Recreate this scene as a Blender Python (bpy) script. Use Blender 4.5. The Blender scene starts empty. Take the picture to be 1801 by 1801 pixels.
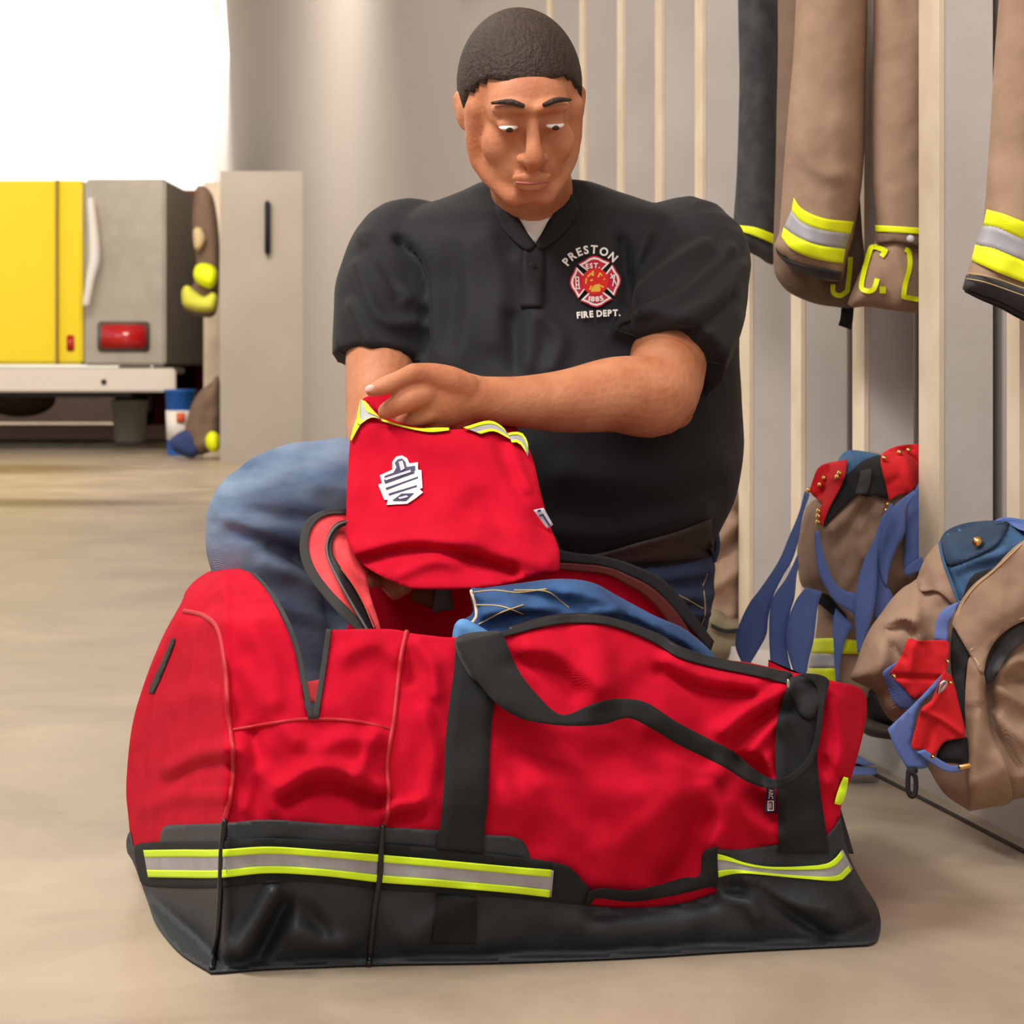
import bpy, bmesh, math, random
import numpy as np
from mathutils import Vector, Matrix, noise
from mathutils.bvhtree import BVHTree
from mathutils.geometry import delaunay_2d_cdt

random.seed(4)
sc = bpy.context.scene
COL = sc.collection
# ------------------------------------------------------------------ camera, world, lights
F, HZ, CX, CH = 3800.0, 642.0, 900.5, 0.645      # focal length and horizon of the 1801 px frame, camera height (m)
cam = bpy.data.cameras.new('camera'); cam_o = bpy.data.objects.new('camera', cam); COL.objects.link(cam_o)
cam.sensor_width = 36; cam.lens = 36 * F / 1801
cam.shift_y = -(900.5 - HZ) / 1801
cam_o.location = (0, 0, CH); cam_o.rotation_euler = (math.pi / 2, 0, 0)
cam.clip_end = 80
cam.dof.use_dof = True; cam.dof.focus_distance = 2.55; cam.dof.aperture_fstop = 13
sc.camera = cam_o
w = bpy.data.worlds.new('world'); sc.world = w; w.use_nodes = True
w.node_tree.nodes['Background'].inputs[0].default_value = (1.0, 0.97, 0.92, 1)
w.node_tree.nodes['Background'].inputs[1].default_value = 0.55
sc.view_settings.view_transform = 'Standard'; sc.view_settings.look = 'None'
sc.view_settings.exposure = 0.0; sc.view_settings.gamma = 1.0; sc.view_settings.use_curve_mapping = False

def area(name, loc, size, sy, power, col=(1, .95, .87), target=None):
    l = bpy.data.lights.new(name, 'AREA'); l.shape = 'RECTANGLE'; l.size = size; l.size_y = sy
    l.energy = power; l.color = col
    o = bpy.data.objects.new(name, l); COL.objects.link(o); o.location = loc
    if target: o.rotation_euler = (Vector(target) - Vector(loc)).to_track_quat('-Z', 'Y').to_euler()
    return o
area('tube_light_bay', (-1.8, 1.8, 3.4), 1.3, .5, 110, col=(1, .96, .9), target=(0, 2.6, 0.2))
area('front_fill', (0.2, -2.0, 3.0), 3.0, 1.6, 30, col=(1, .96, .92), target=(0.3, 3.0, 0.4))  # unseen fill added at the front to lift the dark rack side
area('rack_fill', (-0.4, 0.9, 2.9), 1.0, 1.0, 44, col=(1, .96, .92), target=(1.15, 3.5, 0.7))  # added fill lamp, out of view, brightens the rack
area('tube_light_middle', (-2.5, 6.5, 4.3), 2.4, 3.0, 95, col=(1, .93, .80))
area('truck_fill', (-2.6, 11.0, 4.2), 3.0, 1.5, 260, col=(1, .93, .82), target=(-3.6, 15.6, 0.8))  # unseen lamp aimed at the truck to brighten its yellow
area('back_wall_fill', (-4.0, 22.2, 4.2), 8.0, 1.2, 420, col=(1, .98, .96), target=(-4.0, 24.5, 2.2))  # unseen lamp added to whiten the back wall
area('bay_door_daylight', (-7.5, 9.0, 2.2), 8.0, 3.0, 90, col=(1, .95, .86), target=(0, 10, 0.5))

# ------------------------------------------------------------------ helpers
def P(px, py, z):
    return Vector(((px - CX) / F * z, z, CH - (py - HZ) / F * z))
def proj(v):
    return (v[0] * F / v[1] + CX, HZ - (v[2] - CH) * F / v[1])
def lin(c):
    c = c / 255.0
    return c / 12.92 if c <= .04045 else ((c + .055) / 1.055) ** 2.4
def rgb(r, g, b): return (lin(r), lin(g), lin(b), 1)

def mat(name, c, rough=.8, c2=None, nscale=6, weave=0, wstr=.15, bump=0, bscale=40, sheen=0, metal=0, spec=.5, coat=0,
        streak=None, detail=4, lo=.35, hi=.65, trans=0, emit=None, estr=1):
    m = bpy.data.materials.new(name); m.use_nodes = True
    nt = m.node_tree; n = nt.nodes; L = nt.links; b = n['Principled BSDF']
    b.inputs['Base Color'].default_value = rgb(*c); b.inputs['Roughness'].default_value = rough
    b.inputs['Metallic'].default_value = metal; b.inputs['Specular IOR Level'].default_value = spec
    b.inputs['Coat Weight'].default_value = coat
    if sheen:
        b.inputs['Sheen Weight'].default_value = sheen; b.inputs['Sheen Roughness'].default_value = .5
    if emit: b.inputs['Emission Color'].default_value = rgb(*emit); b.inputs['Emission Strength'].default_value = estr
    tc = n.new('ShaderNodeTexCoord')
    if c2 is not None:
        mp = n.new('ShaderNodeMapping'); L.new(tc.outputs['Object'], mp.inputs[0])
        if streak: mp.inputs['Scale'].default_value = streak
        no = n.new('ShaderNodeTexNoise'); no.inputs['Scale'].default_value = nscale; no.inputs['Detail'].default_value = detail
        L.new(mp.outputs[0], no.inputs['Vector'])
        r = n.new('ShaderNodeValToRGB'); r.color_ramp.elements[0].position = lo; r.color_ramp.elements[1].position = hi
        r.color_ramp.elements[0].color = rgb(*c); r.color_ramp.elements[1].color = rgb(*c2)
        L.new(no.outputs[0], r.inputs[0]); L.new(r.outputs[0], b.inputs['Base Color'])
    prev = None
    def addbump(h, st, dist):
        nonlocal prev
        bp = n.new('ShaderNodeBump'); bp.inputs['Strength'].default_value = st; bp.inputs['Distance'].default_value = dist
        L.new(h, bp.inputs['Height'])
        if prev: L.new(prev, bp.inputs['Normal'])
        prev = bp.outputs[0]; L.new(prev, b.inputs['Normal'])
    if bump:
        nb = n.new('ShaderNodeTexNoise'); nb.inputs['Scale'].default_value = bscale; nb.inputs['Detail'].default_value = 5
        L.new(tc.outputs['Object'], nb.inputs['Vector']); addbump(nb.outputs[0], bump, .01)
    if weave:
        wv = n.new('ShaderNodeTexWave'); wv.wave_type = 'BANDS'; wv.bands_direction = 'DIAGONAL'
        wv.inputs['Scale'].default_value = weave; wv.inputs['Distortion'].default_value = 1.5
        wv.inputs['Detail'].default_value = 1
        L.new(tc.outputs['Object'], wv.inputs['Vector']); addbump(wv.outputs[0], wstr, .002)
    return m

ORIG = {}
def empty(name, loc, label=None, cat=None, group=None, kind=None):
    o = bpy.data.objects.new(name, None); COL.objects.link(o); o.location = loc
    o.empty_display_size = .05
    tag(o, label, cat, group, kind); ORIG[o.name] = Vector(loc)
    return o
def tag(o, label=None, cat=None, group=None, kind=None):
    if label: o['label'] = label
    if cat: o['category'] = cat
    if group: o['group'] = group
    if kind: o['kind'] = kind
    return o
def obj(name, verts, faces, m, parent=None, smooth=True, label=None, cat=None, group=None, kind=None, fix=True):
    vs = [Vector(v) for v in verts]
    if parent is not None: base = ORIG[parent.name]
    else:
        base = Vector((sum(v.x for v in vs) / len(vs), sum(v.y for v in vs) / len(vs), min(v.z for v in vs)))
    me = bpy.data.meshes.new(name)
    me.from_pydata([v - base for v in vs], [], faces)
    if fix:
        bm = bmesh.new(); bm.from_mesh(me)
        bmesh.ops.recalc_face_normals(bm, faces=bm.faces); bm.to_mesh(me); bm.free()
    if isinstance(m, (list, tuple)):
        for q in m: me.materials.append(q)
    else: me.materials.append(m)
    if smooth: me.polygons.foreach_set('use_smooth', [True] * len(me.polygons))
    o = bpy.data.objects.new(name, me); COL.objects.link(o)
    if parent is not None: o.parent = parent; ORIG[o.name] = base
    else: o.location = base; ORIG[o.name] = base
    tag(o, label, cat, group, kind)
    return o

class MB:
    def __init__(s): s.v = []; s.f = []
    def add(s, v, f):
        k = len(s.v); s.v += [tuple(q) for q in v]; s.f += [[i + k for i in q] for q in f]
    def box(s, c, d, rz=0, bev=0):
        bm = bmesh.new(); bmesh.ops.create_cube(bm, size=1)
        for v in bm.verts: v.co = Vector((v.co.x * d[0], v.co.y * d[1], v.co.z * d[2]))
        if bev: bmesh.ops.bevel(bm, geom=bm.edges[:], offset=bev, segments=2, affect='EDGES')
        R = Matrix.Rotation(rz, 3, 'Z')
        bm.verts.index_update()
        s.add([R @ v.co + Vector(c) for v in bm.verts], [[v.index for v in f.verts] for f in bm.faces]); bm.free()
    def lathe(s, c, prof, seg=24, axis=None):
        v = []; f = []
        for r, h in prof:
            for i in range(seg):
                a = 2 * math.pi * i / seg; v.append(Vector((r * math.cos(a), r * math.sin(a), h)))
        n = len(prof)
        for j in range(n - 1):
            for i in range(seg):
                k = (i + 1) % seg; f.append([j * seg + i, j * seg + k, (j + 1) * seg + k, (j + 1) * seg + i])
        f.append([i for i in range(seg)][::-1]); f.append([(n - 1) * seg + i for i in range(seg)])
        if axis is not None:
            q = Vector(axis).to_track_quat('Z', 'Y'); v = [q @ x for x in v]
        s.add([x + Vector(c) for x in v], f)
    def sweep(s, pts, rad, seg=14, cap='round', up=(0, 1, 0), sub=1):
        pts = [Vector(p) for p in pts]
        rad = [(r, r) if not isinstance(r, (tuple, list)) else tuple(r) for r in rad]
        if sub > 1:
            P2 = []; R2 = []
            n = len(pts)
            for i in range(n - 1):
                p0, p1, p2, p3 = pts[max(i - 1, 0)], pts[i], pts[i + 1], pts[min(i + 2, n - 1)]
                r0, r1, r2, r3 = rad[max(i - 1, 0)], rad[i], rad[i + 1], rad[min(i + 2, n - 1)]
                for k in range(sub):
                    t = k / sub; P2.append(cr(p0, p1, p2, p3, t))
                    R2.append(tuple(cr(r0[j], r1[j], r2[j], r3[j], t) for j in (0, 1)))
            P2.append(pts[-1]); R2.append(rad[-1]); pts, rad = P2, R2
        n = len(pts); T = []
        for i in range(n):
            T.append((pts[min(i + 1, n - 1)] - pts[max(i - 1, 0)]).normalized())
        rings = []
        if cap == 'round':
            for a in (80, 60, 35, 15):
                q = math.radians(a); rings.append((pts[0] - T[0] * math.sin(q) * min(rad[0]), tuple(x * math.cos(q) for x in rad[0]), T[0]))
        for i in range(n): rings.append((pts[i], rad[i], T[i]))
        if cap == 'round':
            for a in (15, 35, 60, 80):
                q = math.radians(a); rings.append((pts[-1] + T[-1] * math.sin(q) * min(rad[-1]), tuple(x * math.cos(q) for x in rad[-1]), T[-1]))
        v = []; f = []
        U = Vector(up)
        for c, r, t in rings:
            side = t.cross(U)
            if side.length < .05: side = t.cross(Vector((0, 0, 1)))
            if side.length < .05: side = t.cross(Vector((1, 0, 0)))
            side.normalize(); uu = side.cross(t).normalized()
            for i in range(seg):
                a = 2 * math.pi * i / seg; v.append(c + side * (r[0] * math.cos(a)) + uu * (r[1] * math.sin(a)))
        for j in range(len(rings) - 1):
            for i in range(seg):
                k = (i + 1) % seg; f.append([j * seg + i, j * seg + k, (j + 1) * seg + k, (j + 1) * seg + i])
        f.append(list(range(seg))[::-1]); f.append([(len(rings) - 1) * seg + i for i in range(seg)])
        s.add(v, f)
    def ell(s, c, r, R=None, seg=20):
        bm = bmesh.new(); bmesh.ops.create_uvsphere(bm, u_segments=seg, v_segments=seg // 2 + 2, radius=1)
        R = R or Matrix.Identity(3); bm.verts.index_update()
        s.add([R @ Vector((v.co.x * r[0], v.co.y * r[1], v.co.z * r[2])) + Vector(c) for v in bm.verts],
              [[v.index for v in f.verts] for f in bm.faces]); bm.free()
    def make(s, name, m, parent=None, **k): return obj(name, s.v, s.f, m, parent, **k)
    def remesh(s, voxel, smooth=3, fac=.5, fn=None):
        me = bpy.data.meshes.new('tmp'); me.from_pydata(s.v, [], s.f); bm = bmesh.new(); bm.from_mesh(me)
        bmesh.ops.recalc_face_normals(bm, faces=bm.faces); bm.to_mesh(me); bm.free()
        o = bpy.data.objects.new('tmp', me); COL.objects.link(o)
        md = o.modifiers.new('r', 'REMESH'); md.mode = 'VOXEL'; md.voxel_size = voxel
        if smooth:
            sm = o.modifiers.new('s', 'SMOOTH'); sm.factor = fac; sm.iterations = smooth
        dg = bpy.context.evaluated_depsgraph_get(); ev = o.evaluated_get(dg); e = ev.to_mesh()
        V = np.empty(len(e.vertices) * 3); e.vertices.foreach_get('co', V); V = V.reshape(-1, 3)
        N = np.empty(len(e.vertices) * 3); e.vertices.foreach_get('normal', N); N = N.reshape(-1, 3)
        Fs = [list(p.vertices) for p in e.polygons]
        ev.to_mesh_clear(); bpy.data.objects.remove(o); bpy.data.meshes.remove(me)
        if fn is not None: V = V + N * fn(V, N)[:, None]
        return V, N, Fs

def cr(a, b, c, d, t):
    return b * 1.0 + (c - a) * (.5 * t) + (a * 2 - b * 5 + c * 4 - d) * (.5 * t * t) + (b * 3 - a - c * 3 + d) * (.5 * t ** 3)

def spline(pts, closed=True, step=6):
    """smooth outline through the points; a point written twice in a row is a corner"""
    p = [Vector(q) for q in pts]; n = len(p); out = []
    rng = range(n) if closed else range(n - 1)
    for i in rng:
        g = (lambda k: p[k % n]) if closed else (lambda k: p[min(max(k, 0), n - 1)])
        a, b, c, d = g(i - 1), g(i), g(i + 1), g(i + 2)
        L = (c - b).length
        if L < 1e-6: continue
        if (a - b).length < 1e-6: a = b - (c - b)
        if (c - d).length < 1e-6: d = c + (c - b)
        k = max(1, int(L / step))
        for j in range(k): out.append(cr(a, b, c, d, j / k))
    if not closed: out.append(p[-1])
    return np.array([tuple(q) for q in out])

def inpoly(X, Y, poly):
    r = np.zeros(len(X), bool); n = len(poly); j = n - 1
    for i in range(n):
        xi, yi = poly[i]; xj, yj = poly[j]
        if yi != yj:
            c = ((yi > Y) != (yj > Y)) & (X < (xj - xi) * (Y - yi) / (yj - yi) + xi); r ^= c
        j = i
    return r
def dseg(X, Y, pl, closed=False):
    pl = np.asarray(pl, float)
    D = np.full(len(X), 1e9); n = len(pl)
    for i in range(n if closed else n - 1):
        ax, ay = pl[i]; bx, by = pl[(i + 1) % n]; dx, dy = bx - ax, by - ay; L = dx * dx + dy * dy + 1e-9
        t = np.clip(((X - ax) * dx + (Y - ay) * dy) / L, 0, 1)
        D = np.minimum(D, np.hypot(X - ax - t * dx, Y - ay - t * dy))
    return D
def nz(X, Y, sc_, seed=0, Z=None):
    return np.array([noise.noise(Vector((x / sc_ + seed * 7.3, y / sc_ - seed * 3.1, seed * 1.7))) for x, y in zip(X, Y)])
def wrk(ws):
    """cloth folds: (polyline, height in m, width in px); positive folds stand towards the viewer"""
    ws = [(spline(w_[0], False, 12), w_[1], w_[2]) for w_ in ws]
    def f(X, Y):
        r = np.zeros(len(X))
        for pl, a, wd in ws: r += a * np.exp(-(dseg(X, Y, pl) / wd) ** 2)
        return r
    return f
def tri(poly, step):
    """triangulate an outline with interior points"""
    x0, y0 = poly.min(0); x1, y1 = poly.max(0)
    gx = np.arange(x0 + step / 2, x1, step); gy = np.arange(y0 + step / 2, y1, step * .866)
    X, Y = np.meshgrid(gx, gy); X = X + (np.arange(len(gy)) % 2)[:, None] * step / 2
    X = X.ravel(); Y = Y.ravel()
    k = inpoly(X, Y, poly); X, Y = X[k], Y[k]
    k = dseg(X, Y, poly, True) > step * .45; X, Y = X[k], Y[k]
    nb = len(poly)
    pts = [Vector(p) for p in poly] + [Vector((a, b)) for a, b in zip(X, Y)]
    r = delaunay_2d_cdt(pts, [(i, (i + 1) % nb) for i in range(nb)], [], 0, 1e-4)
    V = np.array([tuple(v) for v in r[0]]); T = np.array([t for t in r[2] if len(t) == 3])
    c = V[T].mean(1); T = T[inpoly(c[:, 0], c[:, 1], poly)]
    used = np.unique(T); mp = -np.ones(len(V), int); mp[used] = np.arange(len(used))
    return V[used], mp[T]
def bedges(T):
    E = {}
    for t in T:
        for a, b in ((t[0], t[1]), (t[1], t[2]), (t[2], t[0])):
            k = (min(a, b), max(a, b)); E[k] = None if k in E else (a, b)
    return [e for e in E.values() if e]
def lay(X, Y, Z):
    return np.stack([(X - CX) / F * Z, Z, CH - (Y - HZ) / F * Z], 1)
def asz(zf):
    return zf if callable(zf) else (lambda X, Y: np.full(len(X), float(zf)))

def sheet(name, outline, zf, m, parent=None, thick=.003, off=0, step=8, smooth_outline=True, w=None, **k):
    """cloth sheet of real thickness on the depth surface zf"""
    poly = spline(outline, True, step) if smooth_outline else np.array(outline, float)
    V, T = tri(poly, step); X, Y = V[:, 0], V[:, 1]; Z = asz(zf)(X, Y) - off
    if w is not None: Z = Z - w(X, Y)
    n = len(V); A = lay(X, Y, Z); B = lay(X, Y, Z + thick)
    Fc = [list(t) for t in T] + [[a + n, c + n, b + n] for a, b, c in T] + [[b, a, a + n, b + n] for a, b in bedges(T)]
    return obj(name, list(A) + list(B), Fc, m, parent, **k)
def puff(name, outline, z, t, m, parent=None, ew=40, tb=None, step=9, folds=(), na=.004, ns=60, seed=0, **k):
    """stuffed cloth body: outline at its own distance, swelling towards the viewer and away"""
    poly = spline(outline, True, step); V, T = tri(poly, step); X, Y = V[:, 0], V[:, 1]
    zf = puffz(outline, z, t, ew, step, folds, na, ns, seed)
    tb = t if tb is None else tb
    D = dseg(X, Y, poly, True); q = np.clip(D / ew, 0, 1); pr = np.sqrt(1 - (1 - q) ** 2)
    A = lay(X, Y, zf(X, Y)); B = lay(X, Y, asz(z)(X, Y) + tb * pr + .0008)
    n = len(V)
    Fc = [list(t_) for t_ in T] + [[a + n, c + n, b + n] for a, b, c in T] + [[b, a, a + n, b + n] for a, b in bedges(T)]
    return obj(name, list(A) + list(B), Fc, m, parent, **k)
def puffz(outline, z, t, ew=40, step=9, folds=(), na=.004, ns=60, seed=0):
    poly = spline(outline, True, step); wf = wrk(folds); zb = asz(z)
    def f(X, Y):
        D = dseg(X, Y, poly, True) * np.where(inpoly(X, Y, poly), 1, 0)
        q = np.clip(D / ew, 0, 1); pr = np.sqrt(1 - (1 - q) ** 2)
        r = zb(X, Y) - t * pr - wf(X, Y) * pr
        if na: r = r - (nz(X, Y, ns, seed) * na + nz(X, Y, ns * .37, seed + 3) * na * .4) * pr
        return r
    return f
def ribbon(name, A, B, z, m, parent=None, thick=.0022, step=7, **k):
    """webbing between two edge lines; z: depth or list of depths along it or surface"""
    la, lb = np.array(A, float), np.array(B, float)
    def res(p, n):
        s = spline([tuple(q) for q in p], False, 3); d = np.r_[0, np.cumsum(np.hypot(*np.diff(s, axis=0).T))]
        u = np.linspace(0, d[-1], n); return np.stack([np.interp(u, d, s[:, 0]), np.interp(u, d, s[:, 1])], 1), d[-1]
    _, L1 = res(la, 5); _, L2 = res(lb, 5); n = max(4, int(max(L1, L2) / step))
    a, _ = res(la, n); b, _ = res(lb, n); nc = 5
    V = []; Bk = []
    for i in range(n):
        for j in range(nc):
            t = j / (nc - 1); x, y = a[i] * (1 - t) + b[i] * t
            if callable(z): zz = None
            elif isinstance(z, (list, tuple)):
                if isinstance(z[0], (list, tuple)):
                    u = i / (n - 1); za = np.interp(u, np.linspace(0, 1, len(z[0])), z[0]); zb = np.interp(u, np.linspace(0, 1, len(z[1])), z[1]); zz = za * (1 - t) + zb * t
                else: zz = np.interp(i / (n - 1), np.linspace(0, 1, len(z)), z)
            else: zz = z
            V.append((x, y, zz))
    X = np.array([v[0] for v in V]); Y = np.array([v[1] for v in V])
    Z = z(X, Y) if callable(z) else np.array([v[2] for v in V])
    A_ = lay(X, Y, Z); B_ = lay(X, Y, Z + thick); N = len(V); Fc = []
    for i in range(n - 1):
        for j in range(nc - 1):
            q = [i * nc + j, i * nc + j + 1, (i + 1) * nc + j + 1, (i + 1) * nc + j]
            Fc.append(q); Fc.append([x + N for x in q[::-1]])
    bd = [i * nc for i in range(n)] + [(n - 1) * nc + j for j in range(1, nc)] + [i * nc + nc - 1 for i in range(n - 2, -1, -1)] + [j for j in range(nc - 2, 0, -1)]
    for i in range(len(bd)):
        p, q = bd[i], bd[(i + 1) % len(bd)]; Fc.append([p, q, q + N, p + N])
    return obj(name, list(A_) + list(B_), Fc, m, parent, **k)
def stroke(pts, hw, step=4, closed=False):
    """outline polygon of a band of half width hw (px) about a line"""
    s = spline(pts, False, step); d = np.gradient(s, axis=0); d /= np.hypot(d[:, 0], d[:, 1])[:, None] + 1e-9
    nn = np.stack([-d[:, 1], d[:, 0]], 1); h = np.interp(np.linspace(0, 1, len(s)), np.linspace(0, 1, len(hw)), hw) if isinstance(hw, (list, tuple)) else np.full(len(s), hw)
    return s + nn * h[:, None], s - nn * h[:, None]
def cord(name, pts, zf, r, m, parent=None, off=0, step=7, seg=8, closed=False, **k):
    s = spline(pts, False, step); Z = asz(zf)(s[:, 0], s[:, 1]) - off; W = lay(s[:, 0], s[:, 1], Z)
    mb = MB(); mb.sweep([Vector(q) for q in W], [r] * len(W), seg=seg, up=(0, 1, 0.01)); return mb.make(name, m, parent, **k)
def flat2d(name, V2, faces, zf, m, parent=None, off=.002, thick=.0008, **k):
    """embroidery or print with a little thickness lying on the surface zf; V2 in frame coordinates"""
    V2 = np.array(V2, float); X, Y = V2[:, 0], V2[:, 1]; Z = asz(zf)(X, Y) - off; n = len(V2)
    E = {}
    for t in faces:
        for i in range(len(t)):
            a, b = t[i], t[(i + 1) % len(t)]; kk = (min(a, b), max(a, b)); E[kk] = None if kk in E else (a, b)
    Fc = [list(t) for t in faces] + [[a, b, b + n, a + n] for a, b in [e for e in E.values() if e]]
    return obj(name, list(lay(X, Y, Z)) + list(lay(X, Y, Z + thick)), Fc, m, parent, smooth=False, fix=False, **k)
def glyphs(text, size, bold=0):
    c = bpy.data.curves.new('t', 'FONT'); c.body = text; c.size = size; c.offset = bold; c.resolution_u = 3
    o = bpy.data.objects.new('t', c); COL.objects.link(o)
    dg = bpy.context.evaluated_depsgraph_get(); ev = o.evaluated_get(dg); me = ev.to_mesh()
    V = np.array([(v.co.x, v.co.y) for v in me.vertices]); Fc = [list(p.vertices) for p in me.polygons]
    ev.to_mesh_clear(); bpy.data.objects.remove(o); bpy.data.curves.remove(c)
    return V, Fc
def raysurf(V, Fc, fallback):
    """depth function of a finished mesh as seen along lines of sight from the camera height"""
    bvh = BVHTree.FromPolygons([Vector(v) for v in V], Fc)
    def f(X, Y):
        r = []
        for x, y in zip(X, Y):
            o = Vector((0, 0, CH)); d = (P(x, y, 1.0) - o).normalized(); h = bvh.ray_cast(o, d)
            r.append(h[0].y if h[0] is not None else fallback)
        return np.array(r)
    return f
# ------------------------------------------------------------------ materials
RED = mat('red_polyester', (198, 14, 44), .9, c2=(186, 11, 38), nscale=25, weave=420, wstr=.25, spec=.12)
REDIN = mat('red_lining', (240, 82, 86), .8, c2=(222, 56, 64), nscale=18, bump=.15, bscale=30, spec=.25)
TPE = mat('black_coated_base', (40, 42, 46), .55, c2=(46, 48, 52), nscale=8, bump=.08, bscale=220, spec=.35)
WEB = mat('black_webbing', (32, 32, 33), .8, weave=600, wstr=.4, spec=.3)
BIND = mat('dark_binding_tape', (54, 52, 50), .85, weave=700, wstr=.3)
LIME = mat('lime_reflective_edge', (216, 250, 20), .6, weave=500, wstr=.1)
TAPE = mat('silver_reflective_tape', (152, 148, 154), .45, c2=(168, 164, 170), nscale=30)
PIPE = mat('red_piping', (180, 8, 30), .6)
ZIP = mat('black_zip_teeth', (18, 18, 20), .4)
METAL = mat('brushed_metal', (190, 188, 184), .3, metal=1)
BRASS = mat('brass_snap', (225, 180, 110), .25, metal=1)
SKIN = mat('skin', (196, 132, 96), .55, c2=(178, 110, 76), nscale=22, bump=.12, bscale=160, spec=.35)
NAIL = mat('finger_nail', (236, 190, 175), .3)
SHIRT = mat('black_knit', (27, 27, 30), .75, weave=550, wstr=.12, sheen=.05, spec=.3)
TEE = mat('white_cotton', (232, 230, 228), .9)
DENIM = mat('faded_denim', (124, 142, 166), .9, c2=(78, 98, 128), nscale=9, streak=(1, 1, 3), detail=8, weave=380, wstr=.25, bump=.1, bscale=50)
def fade_to_shade(m, x0, x1, dark):
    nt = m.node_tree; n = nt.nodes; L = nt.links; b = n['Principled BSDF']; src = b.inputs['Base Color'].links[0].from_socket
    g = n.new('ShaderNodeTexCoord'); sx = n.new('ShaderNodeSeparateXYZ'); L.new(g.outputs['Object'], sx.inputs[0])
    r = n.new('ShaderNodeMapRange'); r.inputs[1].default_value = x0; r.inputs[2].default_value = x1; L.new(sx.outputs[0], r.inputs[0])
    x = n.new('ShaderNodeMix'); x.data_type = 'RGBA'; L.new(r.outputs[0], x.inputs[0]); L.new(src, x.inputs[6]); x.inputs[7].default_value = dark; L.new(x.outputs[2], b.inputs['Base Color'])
fade_to_shade(DENIM, -.30, -.05, rgb(44, 58, 88))     # pale knee is wear; dark hips are shade painted into the denim
DENIMD = mat('dark_denim', (36, 50, 78), .9, c2=(52, 72, 104), nscale=12, detail=7, weave=400, wstr=.25)
THREAD = mat('tan_stitching', (196, 170, 120), .9)
LEATHER = mat('brown_leather', (52, 36, 30), .55, bump=.2, bscale=90)
HAIR = mat('dark_hair', (40, 28, 20), .7, c2=(60, 42, 30), nscale=60, streak=(4, 1, 1), bump=.5, bscale=200)
TAN = mat('brown_canvas', (164, 134, 112), .9, c2=(150, 120, 99), nscale=10, weave=480, wstr=.25, bump=.12, bscale=40)
TAND = mat('dark_brown_canvas', (122, 97, 80), .9, c2=(108, 86, 72), nscale=10, weave=480, wstr=.2)
LINER = mat('blue_quilted_liner', (66, 102, 140), .85, c2=(48, 80, 116), nscale=16)
LINERD = mat('dark_blue_facing', (44, 66, 92), .85, c2=(34, 52, 76), nscale=20)
BLUE = mat('blue_elastic_webbing', (98, 120, 182), .85, weave=500, wstr=.25, c2=(86, 108, 170), nscale=12)
REDW = mat('red_suspender_patch', (206, 16, 28), .9, weave=400, wstr=.3)
HIVIS = mat('yellow_hi_vis_band', (232, 240, 0), .6, weave=300, wstr=.1)
BLACKF = mat('black_fabric', (24, 24, 26), .85, bump=.1)
GREYF = mat('charcoal_cuff', (66, 65, 66), .9, c2=(48, 47, 50), nscale=30)
PAINT = mat('grey_painted_wood', (202, 194, 188), .6, c2=(192, 184, 178), nscale=5, bump=.06, bscale=60)
EDGE = mat('cream_worn_edge', (224, 206, 182), .6, c2=(212, 192, 166), nscale=9)
PAINTG = mat('grey_painted_panel', (166, 155, 144), .6, c2=(160, 149, 138), nscale=2)
WALLM = mat('lilac_grey_wall', (172, 162, 156), .8)
WHITEW = mat('white_painted_block', (238, 236, 232), .8, c2=(230, 228, 224), nscale=2)
BRICK = mat('red_painted_brick', (160, 72, 64), .7, c2=(148, 64, 58), nscale=8)
YEL = mat('yellow_vehicle_paint', (255, 226, 0), .22, coat=.6)
STEEL = mat('dull_aluminium', (176, 166, 154), .5, metal=.3, c2=(166, 158, 146), nscale=7)
WHITEM = mat('white_painted_steel', (226, 214, 204), .35)
RUBBER = mat('black_rubber', (28, 27, 27), .8)
LENS = mat('red_lens', (200, 10, 24), .15, coat=1)
PLAST = mat('cream_plastic', (214, 206, 184), .5)
BLUEP = mat('blue_plastic', (20, 92, 180), .45)
WHITEP = mat('white_plastic', (235, 228, 222), .5)
ORANGE = mat('orange_print', (226, 96, 50), .6)
NAVY = mat('navy_print', (40, 42, 78), .6)
WHITET = mat('white_thread', (238, 232, 226), .8)
REDT = mat('crimson_thread', (196, 20, 60), .8)
REDT2 = mat('bright_red_thread', (222, 30, 28), .8)
GOLD = mat('gold_thread', (240, 184, 70), .8)
GREYT = mat('silver_label', (190, 186, 196), .7)

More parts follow.
